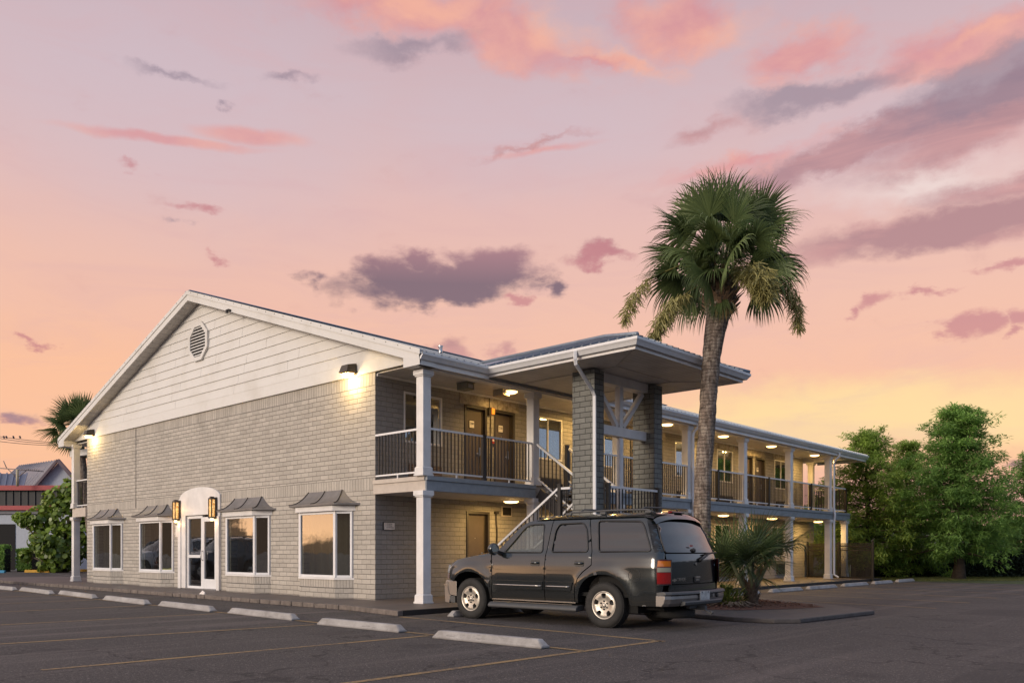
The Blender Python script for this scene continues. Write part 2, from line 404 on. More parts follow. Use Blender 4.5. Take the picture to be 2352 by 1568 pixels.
# island
isl = [(3.2,2.0),(6.4,1.55),(7.6,1.5),(8.6,1.28),(9.3,1.38),(9.62,1.75),(9.85,4.7),(9.0,5.6),(7.6,6.6),(5.0,8.2),(3.2,8.2)]
w = MB(); w.prism(isl, 0, .085)
tag(w.build('planting_island_kerb', simple('dark island concrete', (.075,.066,.064), .8, var=.2, bump=.3), bevel=.02), kind='structure')
mp = [(6.2,2.7),(7.2,2.55),(7.9,2.9),(8.5,4.0),(8.75,5.0),(8.1,5.5),(7.0,6.2),(5.4,6.9),(4.3,6.4),(4.6,3.2)]
w = MB(); cxm, cym = 6.6, 4.6; nr = 26; vs = [(cxm, cym, .19)]; fs = []
dens = []
for i in range(len(mp)):
    a, b_ = mp[i], mp[(i+1) % len(mp)]
    for j in range(6): dens.append((a[0]+(b_[0]-a[0])*j/6, a[1]+(b_[1]-a[1])*j/6))
for r in range(1, 9):
    for p in dens:
        q = r/8; h = .17*(1-q)+.091*q + (U(-.018,.022) if r < 8 else 0)
        vs.append((cxm+(p[0]-cxm)*q, cym+(p[1]-cym)*q, h))
n = len(dens)
for i in range(n): fs.append((0, 1+i, 1+(i+1) % n))
for r in range(7):
    for i in range(n): fs.append((1+r*n+i, 1+(r+1)*n+i, 1+(r+1)*n+(i+1) % n, 1+r*n+(i+1) % n))
w.add(vs, fs)
tag(w.build('mulch_bed', M['mulch'], fixn=False), kind='structure')
# loose wood chips
ch = MB()
for i in range(1500):
    a = U(0, 6.283); q = math.sqrt(rnd())*.97; j = int(rnd()*n); p = dens[j]
    x, y = cxm+(p[0]-cxm)*q, cym+(p[1]-cym)*q; s = U(.015,.045); an = U(0,3.14); z = .17*(1-q)+.09*q+.018
    dx, dy = math.cos(an)*s, math.sin(an)*s
    ch.quad((x-dx,y-dy,z),(x+dy*.4,y-dx*.4,z+U(0,.02)),(x+dx,y+dy,z+U(0,.02)),(x-dy*.4,y+dx*.4,z))
tag(ch.build('wood_chips', simple('wood chip', (.17,.08,.05), .9, var=.5, scale=30), fixn=False), 'reddish wood chips scattered over the planting bed beside the tall palm', 'mulch', kind='stuff')

# painted lines
def pline(a, b_, wd, name, m, z=.004):
    a = Vector(a); b_ = Vector(b_); d = (b_-a).normalized(); s = Vector((-d.y, d.x, 0))*wd/2
    q = MB(); q.quad((*(a-s).xy, z), (*(b_-s).xy, z), (*(b_+s).xy, z), (*(a+s).xy, z))
    return tag(q.build(name, m, fixn=False), kind='structure')
for a, b_ in [((3.35,-2.03),(9.45,-2.36)), ((9.36,-2.34),(9.16,-9.6)), ((6.43,-4.05),(6.12,-9.22)), ((3.6,-4.13),(2.93,-9.3)),
              ((-.02,-4.02),(-.4,-8.9)), ((-3.6,-3.9),(-3.8,-8.8)), ((-6.8,-3.78),(-6.9,-8.7)), ((-10.1,-3.65),(-10.2,-8.6)), ((-13.6,-3.5),(-13.7,-8.4)), ((-16.6,-3.4),(-16.7,-8.2))]:
    pline((*a,0), (*b_,0), .10, 'parking_line', M['yellow_line'])
pline((9.3,-4.02,0), (-17,-3.42,0), .09, 'row_line', M['yellow_line'], .0075)
for y in (8.45, 11.15, 13.9, 16.7, 19.5, 22.3):
    pline((4.9,y,0), (10.2,y-.95,0), .10, 'parking_line', M['yellow_line'])
pline(gp(75,1312), gp(185,1324), .12, 'parking_line', M['white_line'])
pline(gp(190,1313), gp(260,1318), .12, 'parking_line', M['yellow_line'])

# grass verge and ground far
w = MB(); w.quad((2.2,24.9,.006),(40,21.5,.006),(60,60,.006),(-60,60,.006)); 
tag(w.build('grass_verge', M['grass'], fixn=False), kind='structure')
w = MB(); w.quad((-24,2,.012),(-18.8,2,.012),(-18.8,20,.012),(-30,20,.012))
tag(w.build('pavement_strip', M['concrete'], fixn=False), kind='structure')

# ------------------------------------------------------------------ wheel stops
def make_stop():
    s = MB(); L2 = 1.0
    # cross-section along x, chamfered ends, two drain notches
    sec = [(-.085,0),(.085,0),(.075,.035),(.045,.125),(-.045,.125),(-.075,.035)]
    xs = [(-L2,1,0),(-L2+.09,1,1),(L2-.09,1,1),(L2,1,0)]
    vs = []
    for x, sw, full in xs:
        for (yy, zz) in sec: vs.append((x, yy*(1 if full or zz < .04 else .9), zz if full or zz < .04 else .04))
    fs = [(i*6+j, i*6+(j+1)%6, (i+1)*6+(j+1)%6, (i+1)*6+j) for i in range(3) for j in range(6)] + [(5,4,3,2,1,0), (18,19,20,21,22,23)]
    s.add(vs, fs)
    return s
def stop_mat():
    m, t, b = mat('scuffed white concrete'); pos = t.node('ShaderNodeTexCoord').outputs['Object']; oi = t.node('ShaderNodeObjectInfo')
    sh = t.node('ShaderNodeVectorMath', operation='ADD'); t.link(pos, sh.inputs[0]); rr_ = t.node('ShaderNodeCombineXYZ'); t._in(rr_.inputs[0], t.math('MULTIPLY', oi.outputs['Random'], 40)); t.link(rr_.outputs[0], sh.inputs[1]); q = sh.outputs[0]
    n = t.noise(q, 3, 6, .7); f = t.noise(q, 30, 5, .7); mp_ = t.node('ShaderNodeMapping'); mp_.inputs['Rotation'].default_value = (0,0,.5); mp_.inputs['Scale'].default_value = (1.2,1,14); t.link(q, mp_.inputs['Vector']); sc_ = t.noise(mp_.outputs[0], 3, 5, .7)
    c = t.ramp(n, [(.3,(.24,.225,.215)),(.65,(.40,.385,.375))]); c = t.mix(t.mapr(sc_, .56, .68, 0, .55, True), c, (.10,.09,.09,1)); c = t.mix(t.mapr(f, .58, .7, 0, .4), c, (.14,.125,.115,1))
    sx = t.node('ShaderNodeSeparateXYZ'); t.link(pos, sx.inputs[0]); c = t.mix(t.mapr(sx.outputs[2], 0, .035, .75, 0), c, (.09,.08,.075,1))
    t.link(c, b.inputs['Base Color']); b.inputs['Roughness'].default_value = .85; bn = t.node('ShaderNodeBump'); bn.inputs['Strength'].default_value = .6; bn.inputs['Distance'].default_value = .012; t.link(f, bn.inputs['Height']); t.link(bn.outputs[0], b.inputs['Normal'])
    return m
M['stop'] = stop_mat()
stop0 = make_stop().build('wheel_stop', M['stop'], bevel=.012, org=(0,0,0))
sl = [((1243,1490),(992,1465)),((915,1453),(727,1434)),((670,1425),(522,1408)),((481,1405),(362,1391)),((331,1389),(235,1377)),((211,1375),(132,1364)),((112,1365),(43,1356)),((28,1356),(-40,1349))]
names_l = ['concrete wheel stop nearest the camera, with tyre scuffs across its face', 'wheel stop just left of the nearest one, before the brick wall corner',
 'wheel stop in front of the bay window next to the building corner', 'wheel stop in front of the space between the entrance door and its right bay window',
 'wheel stop in front of the glass entrance doors', 'wheel stop in front of the two left bay windows', 'wheel stop in front of the left white column', 'wheel stop cut by the left edge of the photo']
stops = []
first = True
def place_stop(a, b_, label, group):
    global first
    o = stop0 if first else stop0.copy()
    if not first: col.objects.link(o)
    first = False
    a = Vector(a); b_ = Vector(b_); c = (a+b_)/2; d = b_-a
    o.location = (c.x, c.y, 0); o.rotation_euler = (0, 0, math.atan2(d.y, d.x)); o.scale = (d.length/2.0, 1.12, .95)
    tag(o, label, 'wheel stop', group)
for (a, b_), lb in zip(sl, names_l):
    A_, B_ = gp(*a), gp(*b_); place_stop((A_[0], A_[1]+.09, 0), (B_[0], B_[1]+.09, 0), lb, 'concrete wheel stops along the front parking row')
ys = [(8.7,10.75),(11.55,13.75),(14.3,16.6),(17.3,19.6),(20.3,22.3),(23.0,25.0)]
names_r = ['wheel stop half hidden behind the stems of the low fan palm', 'wheel stop just right of the low fan palm', 'wheel stop below the brick end of the far wing', 'wheel stop in front of the two last white columns',
 'wheel stop beside the black fence end', 'farthest wheel stop, by the grass verge under the trees']
for (a, b_), lb in zip(ys, names_r):
    place_stop((4.42, a, 0), (4.42, b_, 0), lb, 'concrete wheel stops along the far wing')
place_stop((4.1, -1.42, 0), (4.1, .6, 0), 'wheel stop mostly hidden behind the front tyre of the dark SUV', 'concrete wheel stops along the far wing')

# ------------------------------------------------------------------ motel building
motel = empty('motel_building', (0,0,0), 'two storey beige brick motel with white sided gable and white columned balconies', 'motel')
def P(mb, name, m, parent=motel, bevel=0, **kw): return mb.build(name, m, parent, bevel=bevel, **kw)
def wall_cells(us, zs, ops):
    us = sorted(set(us + [o[0] for o in ops] + [o[1] for o in ops])); zs = sorted(set(zs + [o[2] for o in ops] + [o[3] for o in ops]))
    for i in range(len(us)-1):
        for j in range(len(zs)-1):
            cu, cz = (us[i]+us[i+1])/2, (zs[j]+zs[j+1])/2
            if not any(o[0] < cu < o[1] and o[2] < cz < o[3] for o in ops): yield us[i], us[i+1], zs[j], zs[j+1]
XL = -17.45
bays = [-15.35, -11.45, -5.72, -1.99]
ops = [(c-1.0, c+1.0, .1, 2.42) for c in bays] + [(-9.42, -7.5, .1, 2.36)]
def wall(name, m, us, zs, ops, plane, off, th, parent=motel):
    w = MB()
    for a, b_, c, d in wall_cells(us, zs, ops):   # outer and inner skins
        if plane == 'y': w.quad((a,off,c),(b_,off,c),(b_,off,d),(a,off,d)); w.quad((a,off+th,c),(a,off+th,d),(b_,off+th,d),(b_,off+th,c))
        else: w.quad((off,a,c),(off,b_,c),(off,b_,d),(off,a,d)); w.quad((off+th,a,c),(off+th,a,d),(off+th,b_,d),(off+th,b_,c))
    for a, b_, c, d in ops:                        # reveals
        for p, q in (((a,c),(a,d)),((b_,c),(b_,d)),((a,c),(b_,c)),((a,d),(b_,d))):
            if plane == 'y': w.quad((p[0],off,p[1]),(q[0],off,q[1]),(q[0],off+th,q[1]),(p[0],off+th,p[1]))
            else: w.quad((off,p[0],p[1]),(off,q[0],q[1]),(off+th,q[0],q[1]),(off+th,p[0],p[1]))
    a, b_, c, d = min(us), max(us), min(zs), max(zs)
    if plane == 'y': w.quad((a,off,c),(a,off+th,c),(a,off+th,d),(a,off,d))
    else: w.quad((off,b_,c),(off+th,b_,c),(off+th,b_,d),(off,b_,d))
    return w.build(name, m, parent, fixn=False)
wall('gable_wall', M['brick'], [XL, 0], [.1, 5.5], ops, 'y', 0, .2)
# conduit on the gable wall
w = MB(); w.tube([(-13.15,-.008,5.45),(-13.15,-.008,2.75)], .008, 6); P(w, 'conduit', M['awning'])
# side wall x=0
mods = [0, 7.63, 15.3]
win_u = []; door_u = []; win_l = []; door_l = []
for i, o in enumerate(mods):
    win_u += [(o+.87, o+2.14), (o+5.72, o+7.0)]
    door_u += [(o+2.93, o+3.78), (o+4.05, o+4.90)]
win_u[4] = (16.35, 17.62); win_u[5] = (21.3, 22.62); door_u[4] = (18.45, 19.3); door_u[5] = (19.54, 20.42)
for i, o in enumerate(mods):
    if i: win_l += [(o+.87, o+2.14)]; win_l += [(o+5.72, o+7.0)] ; door_l += [(o+4.05, o+4.9)]
door_l += [(3.0, 3.88)]; win_l += [(5.72, 7.0)]
win_l = sorted(set(win_l)); door_l = sorted(door_l)
zu0, zu1 = 3.93, 5.17
opu = [(a, b_, zu0, zu1) for a, b_ in win_u] + [(a, b_, 2.95, 5.12) for a, b_ in door_u]
opl = [(a, b_, 1.05, 2.3) for a, b_ in win_l] + [(a, b_, .11, 2.32) for a, b_ in door_l]
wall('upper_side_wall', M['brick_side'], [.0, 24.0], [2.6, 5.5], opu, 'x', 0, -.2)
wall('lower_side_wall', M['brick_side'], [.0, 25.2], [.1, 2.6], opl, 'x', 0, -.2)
w = MB(); w.box(XL, 0, 24.0, 24.2, 2.6, 5.5); P(w, 'upper_rear_wall', M['brick_side'])
w = MB(); w.box(XL, 0, 25.2, 25.4, .1, 2.6); P(w, 'lower_rear_wall', M['brick_side'])
w = MB(); w.box(XL, XL+.2, .2, 25.2, .1, 5.5); P(w, 'left_side_wall', M['brick_side'])
w = MB(); w.box(XL+.2, -.2, 2.4, 2.5, .1, 5.5); w.box(-3.2,-3.1,2.5,24,.1,5.5); w.box(XL+.2,-.2,.2,25.2,2.55,2.6); w.box(XL+.2,-.2,.2,25.2,.10,.12); P(w, 'inner_partition', simple('dim interior', (.035,.03,.027), .8))
# pale stone lintels above the doors
def lint_mat():
    m, t, b = mat('rough plaster lintel'); pos = t.node('ShaderNodeTexCoord').outputs['Object']
    n = t.noise(pos, 6, 6, .65, .6)
    t.link(t.ramp(n, [(.35, (.22,.19,.16)), (.62, (.48,.43,.36))]), b.inputs['Base Color']); b.inputs['Roughness'].default_value = .7
    bn = t.node('ShaderNodeBump'); bn.inputs['Distance'].default_value = .03; t.link(n, bn.inputs['Height']); t.link(bn.outputs[0], b.inputs['Normal'])
    return m
M['lintel'] = lint_mat()
for o in mods:
    w = MB(); w.box(0, .03, o+2.75, o+5.05, 5.13, 5.44); P(w, 'lintel', M['lintel'])
w = MB(); w.box(0, .03, 16.2, 17.75, 5.19, 5.44); P(w, 'lintel', M['lintel'])
w = MB(); w.box(0, .03, 21.15, 22.8, 5.19, 5.44); P(w, 'lintel', M['lintel'])

# lap siding gable
def zr(x): return 9.07 - .33*abs(x+8.55)
RK = .22
w = MB(); z = 5.5; i = 0
while z < 8.84:
    hgt = .30 if i == 0 else .262
    z1 = min(z+hgt, 8.85)
    def half(zz): return max(0.02, (9.07-RK-zz)/.33)
    hb, ht = half(z), half(z1)
    segs = [-hb]; x = -hb + U(1.2, 4)
    while x < ht-.6 and i > 0: segs.append(x); x += U(2.2, 4.2)
    segs.append(hb)
    for a, b_ in zip(segs[:-1], segs[1:]):
        ja = 0 if a == -hb else .004; jb = 0 if b_ == hb else .004
        ta = max(a, -ht) if a == -hb else a; tb = min(b_, ht) if b_ == hb else b_
        if a == -hb: ta = -ht
        if b_ == hb: tb = ht
        y0, y1 = (-.055, -.03) if i else (-.06, -.05)
        v = [(-8.55+a+ja, y0, z), (-8.55+b_-jb, y0, z), (-8.55+b_-jb, .0, z), (-8.55+a+ja, .0, z), (-8.55+ta+ja, y1, z1), (-8.55+tb-jb, y1, z1)]
        w.add(v, [(0,1,5,4), (0,3,2,1), (1,2,5), (0,4,3)])
    z = z1 + .0; i += 1
P(w, 'gable_siding', M['siding'])
w = MB(); hb = (9.07-RK-5.5)/.33; w.add([(-8.55-hb,.0,5.5),(-8.55+hb,.0,5.5),(-8.55,.0,9.07-RK),(-8.55-hb,.1,5.5),(-8.55+hb,.1,5.5),(-8.55,.1,9.07-RK)], [(0,1,2),(5,4,3),(0,3,4,1)])
P(w, 'gable_backing', simple('shadowed joint', (.12,.10,.08), .9))
# vent
gv = MB(); hw, hh, cx0, cz0 = .60, .58, -8.55, 7.66
def octo(a, b_, k=.42): return [(cx0-a,cz0-b_*k),(cx0-a*k*.95,cz0-b_),(cx0+a*k*.95,cz0-b_),(cx0+a,cz0-b_*k),(cx0+a,cz0+b_*k),(cx0+a*k*.95,cz0+b_),(cx0-a*k*.95,cz0+b_),(cx0-a,cz0+b_*k)]
oo, ii = octo(hw, hh), octo(hw-.12, hh-.12)
vs = [(p[0],-.11,p[1]) for p in oo] + [(p[0],-.11,p[1]) for p in ii] + [(p[0],-.03,p[1]) for p in oo] + [(p[0],-.05,p[1]) for p in ii]
fs = []
for i in range(8):
    j = (i+1) % 8; fs += [(i,j,8+j,8+i), (i,16+i,16+j,j), (8+i,8+j,24+j,24+i)]
gv.add(vs, fs); vent = P(gv, 'gable_vent', M['siding'], fixn=False)
w = MB(); w.add([(p[0],-.066,p[1]) for p in ii], [tuple(range(8))]); P(w, 'vent_backing', M['dark'], vent)
for i in range(10):
    zz = cz0-.42+i*.092
    hwv = (hw-.12)*(1 if abs(zz-cz0) < .2 else max(.25, 1-(abs(zz-cz0)-.2)/.46))
    w = MB(); w.add([(cx0-hwv,-.105,zz-.012),(cx0+hwv,-.105,zz-.012),(cx0+hwv,-.07,zz+.035),(cx0-hwv,-.07,zz+.035),(cx0-hwv,-.098,zz-.018),(cx0+hwv,-.098,zz-.018),(cx0+hwv,-.064,zz+.025),(cx0-hwv,-.064,zz+.025)],
      [(0,1,2,3),(4,7,6,5),(0,4,5,1),(2,6,7,3)]); P(w, 'louvre', M['siding'], vent)

# roof: two slopes with ribs
YF, YB = -.42, 26.3
for sgn in (1, -1):
    w = MB()
    xe = -8.55 + sgn*10.72
    w.add([(-8.55,YF,9.09),(xe,YF,zr(xe)+.02),(xe,YB,zr(xe)+.02),(-8.55,YB,9.09),(-8.55,YF,9.05),(xe,YF,zr(xe)-.02),(xe,YB,zr(xe)-.02),(-8.55,YB,9.05)],
          [(0,1,2,3),(7,6,5,4),(0,4,5,1),(1,5,6,2),(2,6,7,3)])
    y = YF+.1
    while y < YB-.1:
        w.bar((-8.55,y,9.10),(xe,y,zr(xe)+.03), .05, .035); y += .228
    P(w, 'roof', M['roof'])
w = MB(); w.bar((-8.55,YF-.01,9.12),(-8.55,YB,9.12),.3,.03); P(w, 'ridge_cap', M['roof'])
# rake boards, soffits, screws
for sgn in (1, -1):
    xe = -8.55 + sgn*10.62; m_ = []
    w = MB(); a, b_ = (-8.55, 9.04), (xe, zr(xe)-.03)
    w.prism([(a[0],a[1]),(b_[0],b_[1]),(b_[0],b_[1]-.20),(a[0],a[1]-.20)], YF, YF+.03, 'y'); P(w, 'rake_board', M['siding'])
    w = MB(); w.prism([(a[0],a[1]+.10),(b_[0]+sgn*.02,b_[1]+.10),(b_[0]+sgn*.02,b_[1]-.02),(a[0],a[1]-.02)], YF-.02, YF-.002, 'y'); rt = P(w, 'rake_trim', M['siding'])
    w = MB(); s = .25
    while s < 10.6:
        x = -8.55+sgn*s; zc = zr(x)+.03
        w.lathe([(.012,YF-.028),(.012,YF-.02)], (x,0,zc), 'y', 6); s += .42
    P(w, 'screw_row', M['black_metal'], rt)
    w = MB(); w.add([(a[0],YF+.03,a[1]-.20),(b_[0],YF+.03,b_[1]-.20),(b_[0],0.0,b_[1]-.20),(a[0],0.0,a[1]-.20)], [(0,1,2,3)]); P(w, 'rake_soffit', M['rake_soffit'], fixn=False)
    # boxed eave return
    w = MB(); xi = xe - sgn*.55
    w.prism([(xi,5.30),(xe,5.30),(xe,zr(xe)-.02),(xi,zr(xi)-.1)], YF+.002, 0.05, 'y'); P(w, 'eave_return', M['siding'])
# camera bracket on the rake
w = MB(); w.box(-6.1,-5.95,YF-.09,YF-.0,8.02,8.06); w.box(-6.05,-6.0,YF-.12,YF-.06,7.95,8.04); P(w, 'cable_bracket', M['black_metal'])
# gutters (K profile) : main right before and after canopy, canopy, left
def gutter(pts2, name, parent=motel, zt=5.56):
    w = MB()
    prof = [(0,.0),(.0,-.12),(.05,-.15),(.09,-.09),(.125,-.05),(.125,0),(.105,0),(.105,-.03),(.02,-.10),(.02,0)]
    vs = []; n = len(pts2)
    for i, (p, nx, ny) in enumerate(pts2):
        for (o, dz) in prof: vs.append((p[0]+nx*o, p[1]+ny*o, zt+dz))
    L = len(prof)
    fs = [(i*L+k, i*L+k+1, (i+1)*L+k+1, (i+1)*L+k) for i in range(n-1) for k in range(L-1)] + [tuple(range(L))[::-1], tuple((n-1)*L+k for k in range(L))]
    w.add(vs, fs); return w.build(name, M['white_metal'], parent)
EX = 2.05
gutter([((EX,YF),1,0), ((EX,1.75),1,-1)], 'gutter')
gutter([((EX,6.35),1,1), ((EX,YB),1,0)], 'gutter')
gutter([((-8.55-10.6,YB),-1,0), ((-8.55-10.6,YF),-1,0)], 'gutter')
w = MB(); w.box(EX-.03, EX, YF+.03, 1.75, 5.30, 5.5); w.box(EX-.03, EX, 6.35, YB, 5.30, 5.5); P(w, 'eave_fascia', M['white'])
w = MB(); w.box(-.2, 2.05, YB-.03, YB, 5.30, 5.62); w.prism([(-8.55,8.9),(2.1,5.4),(2.1,5.62),(-8.55,9.1)], YB, YB+.03, 'y'); P(w, 'rear_rake', M['white'])
# soffits / ceilings
w = MB(); w.box(1.93, EX-.03, YF+.03, YB-.03, 5.30, 5.32); P(w, 'eave_soffit', M['soffit'])
w = MB(); w.box(-.0, 1.70, .05, 24.6, 5.46, 5.49); P(w, 'balcony_ceiling', M['soffit_y'])
w = MB(); w.box(-.2, 1.70, 24.6, YB-.03, 5.38, 5.40); P(w, 'rear_soffit', M['soffit_y'])
w = MB(); w.box(1.70, 1.93, .05, 24.75, 5.27, 5.49); w.box(-.2, 1.70, 24.55, 24.75, 5.27, 5.49); P(w, 'eave_beam', M['white'], bevel=.008)
w = MB(); w.box(.03, .06, .02, 23.9, 5.40, 5.455); P(w, 'ceiling_trim', M['white'])
w = MB(); w.box(-18.75, XL, .05, 24.6, 5.40, 5.43); P(w, 'left_balcony_ceiling', M['soffit_y'])
# roof vent pipe
w = MB(); w.tube([(-1,3.01,6.5),(-1,3.01,6.83)], .055, 10); w.lathe([(.075,0),(.075,.03)], (-1,3.01,6.8)); P(w, 'vent_pipe', M['steel'])
# slabs
w = MB(); w.box(.0, 1.84, .0, 24.78, 2.62, 2.9); P(w, 'balcony_floor', M['concrete'])
w = MB(); w.box(0, 1.84, 0.02, 24.75, 2.595, 2.615); P(w, 'lower_ceiling', M['soffit_y'])
w = MB(); w.box(1.84, 1.88, -.06, 3.62, 2.60, 2.83); w.box(1.84,1.88,4.9,11.2,2.60,2.83); w.box(1.84,1.88,11.23,24.8,2.60,2.83)
w.box(1.84,1.91,-.06,3.62,2.832,2.93); w.box(1.84,1.91,4.9,24.8,2.832,2.93); P(w, 'balcony_fascia', M['slate'], bevel=.006)
w = MB(); w.box(.0,1.838,-.06,-.02,2.60,2.83); w.box(0,1.838,-.09,-.02,2.832,2.93); P(w, 'balcony_end_fascia', M['tan'], bevel=.006)
w = MB(); w.box(-.2,1.838,24.8,24.84,2.60,2.93); P(w, 'balcony_rear_fascia', M['slate'])
w = MB(); w.box(-18.75, XL, 0, 24.7, 2.62, 2.9); P(w, 'left_balcony_floor', M['concrete'])
w = MB(); w.box(-18.75, XL, -.06, -.0, 2.58, 2.92); P(w, 'left_balcony_fascia', M['tan'])
# columns
def column(x, y, z0, z1, parent=motel):
    w = MB(); a = .115
    def sq(h, za, zb): w.box(x-h, x+h, y-h, y+h, za, zb)
    w.add(*frust(x, y, .16, .16, z0, z0+.04)); w.add(*frust(x, y, .145, .142, z0+.04, z0+.18)); w.add(*frust(x, y, .142, a, z0+.18, z0+.21))
    w.add(*frust(x, y, a, a, z0+.21, z1-.14)); w.add(*frust(x, y, .142, .142, z1-.14, z1-.11)); w.add(*frust(x, y, .165, .165, z1-.11, z1))
    return w.build('column', M['white'], parent, bevel=.006)
def frust(x, y, a, b_, z0, z1):
    v = [(x-a,y-a,z0),(x+a,y-a,z0),(x+a,y+a,z0),(x-a,y+a,z0),(x-b_,y-b_,z1),(x+b_,y-b_,z1),(x+b_,y+b_,z1),(x-b_,y+b_,z1)]
    return v, [(0,3,2,1),(4,5,6,7),(0,1,5,4),(1,2,6,5),(2,3,7,6),(3,0,4,7)]
CY = [-.02, 3.68, 7.4, 11.2, 15.03, 18.85, 22.7]
for y in CY:
    column(1.745, y+.0, .1, 2.6); column(1.745, y, 2.93, 5.27)
column(1.745, 24.5, .1, 2.6); column(.25, 24.5, 2.93, 5.27); column(1.745,24.5,5.0,5.27) if False else None
column(-18.62, .02, .1, 2.58); column(-18.62, .02, 2.92, 5.38)
# railings
def railing(p, q, z0=2.93, posts=(), parent=motel, top=1.06, name='railing'):
    p = Vector(p); q = Vector(q); L = (q-p).length; d = (q-p)/L
    w = MB(); w.bar(p+Vector((0,0,top)), q+Vector((0,0,top)), .055, .045); r = w.build(name, M['white_metal'], parent)
    w = MB(); w.bar(p+Vector((0,0,.1)), q+Vector((0,0,.1)), .04, .035)
    m_ = (p+q)/2
    w.box(m_.x-.015, m_.x+.015, m_.y-.015, m_.y+.015, m_.z+.0, m_.z+.1)
    w.build('bottom_rail', M['white_metal'], r)
    n = max(2, int(round(L/.115))); 
    for i in range(1, n):
        c = p + d*(L*i/n)
        b_ = MB(); b_.box(c.x-.011, c.x+.011, c.y-.011, c.y+.011, c.z+.115, c.z+top-.02); b_.build('baluster', M['black_metal'], r)
    return r
def rpost(x, y, z0, z1, parent, s=.045):
    w = MB(); w.box(x-s, x+s, y-s, y+s, z0, z1); w.box(x-s-.008, x+s+.008, y-s-.008, y+s+.008, z1, z1+.025); return w.build('railing_post', M['black_metal'], parent)
Z = 2.93
RX = 1.80
railing((.03,-.0,Z),(1.63,-.0,Z))
for i in range(6):
    a, b_ = CY[i]+.115, CY[i+1]-.115
    if i == 1: a = 5.0
    mid = (a+b_)/2 if i != 1 else None
    if mid:
        r1 = railing((RX,a,Z),(RX,mid-.05,Z)); railing((RX,mid+.05,Z),(RX,b_,Z)); rpost(RX, mid, Z-.02, Z+1.06, r1)
    else: railing((RX,a,Z),(RX,b_,Z))
re_ = railing((RX,22.82,Z),(RX,24.42,Z)); rpost(RX, 24.5, Z-.02, Z+1.06, re_)
railing((.37,24.5,Z),(RX-.05,24.5,Z))
railing((-18.5,.02,2.92),(XL,.02,2.92))
rl = railing((-18.66,.15,2.92),(-18.66,6,2.92))

# windows and doors on the side wall
def window_x(y0, y1, z0, z1, curtain=True):
    w = MB(); t_ = .05
    for a in ((y0, y0+t_, z0, z1), (y1-t_, y1, z0, z1), (y0+t_, y1-t_, z0, z0+t_), (y0+t_, y1-t_, z1-t_, z1)): w.box(-.06, .012, *a)
    ym = (y0+y1)/2; w.box(-.05, -.005, ym-.02, ym+.02, z0+t_, z1-t_)
    f = P(w, 'window', M['white'], bevel=.004)
    w = MB(); w.box(-.035, -.03, y0+t_, y1-t_, z0+t_, z1-t_); P(w, 'pane', M['glass_up'], f)
    if curtain:
        w = MB(); n = 24; a0, a1 = y0+.12, y1-.05
        for i in range(n):
            ya, yb = a0+(a1-a0)*i/n, a0+(a1-a0)*(i+1)/n; xa, xb = -.13+.02*math.sin(i*1.9), -.13+.02*math.sin((i+1)*1.9)
            w.quad((xa,ya,z0),(xb,yb,z0),(xb,yb,z1-.2),(xa,ya,z1-.2), sm=True)
        P(w, 'curtain', M['curtain'], f, fixn=False)
for i, (a, b_) in enumerate(win_u): window_x(a, b_, zu0, zu1)
for a, b_ in win_l: window_x(a, b_, 1.05, 2.3)
def textmesh(txt, size, loc, rot, m, parent, ext=.002, name='lettering'):
    cu = bpy.data.curves.new(name, 'FONT'); cu.body = txt; cu.size = size; cu.extrude = ext; cu.align_x = 'CENTER'; cu.align_y = 'CENTER'
    o = bpy.data.objects.new(name, cu); col.objects.link(o); cu.materials.append(m)
    dg = bpy.context.evaluated_depsgraph_get(); me = bpy.data.meshes.new_from_object(o.evaluated_get(dg)); bpy.data.objects.remove(o)
    o = bpy.data.objects.new(name, me); col.objects.link(o); 
    if not me.materials: me.materials.append(m)
    o.parent = parent; o.location = loc; o.rotation_euler = rot
    return o
RXP = (math.radians(90), 0, math.radians(90))
num = iter(['208','210','212','214','216','218','108','110','112','114'])
def door_x(y0, y1, z0, z1, label=None):
    w = MB(); t_ = .07
    w.box(-.12, .02, y0, y0+t_, z0, z1); w.box(-.12, .02, y1-t_, y1, z0, z1); w.box(-.12, .02, y0+t_, y1-t_, z1-t_, z1)
    w.box(-.12,-.09,y0+t_,y0+t_+.03,z0,z1-t_); w.box(-.12,-.09,y1-t_-.03,y1-t_,z0,z1-t_)
    d = MB(); d.box(-.15, -.11, y0+t_, y1-t_, z0+.01, z1-t_)
    D = P(d, 'door', M['brown'], bevel=.003)
    w.build('door_frame', M['frame_dark'], D, bevel=.004)
    h = MB(); h.box(-.11, -.085, y1-t_-.15, y1-t_-.09, z0+.9, z0+1.12); h.bar((-.07,y1-t_-.12,z0+.95),(-.07,y1-t_-.24,z0+.95),.02,.02); h.box(-.09,-.06,y1-t_-.13,y1-t_-.11,z0+.94,z0+.96); h.build('handle', M['steel'], D)
    ym, zp = (y0+y1)/2-.05, z1-.48
    if z0 > 1:
        s = MB(); s.box(-.109, -.098, ym-.095, ym+.095, zp-.10, zp+.10); s.build('plate_edge', M['black'], D)
        s = MB(); s.box(-.098, -.092, ym-.085, ym+.085, zp-.088, zp+.092); s.build('number_plate', M['plate'], D)
        textmesh(next(num), .09, (-.0905, ym, zp+.02), RXP, M['black'], D, name='room_number')
    s = MB(); s.lathe([(.001,-.108),(.012,-.106),(.012,-.112)], (0,(y0+y1)/2,z0+1.5), 'x', 8); s.build('peephole', M['steel'], D)
for a, b_ in door_u: door_x(a, b_, 2.93, 5.12)
for a, b_ in door_l: door_x(a, b_, .11, 2.32)
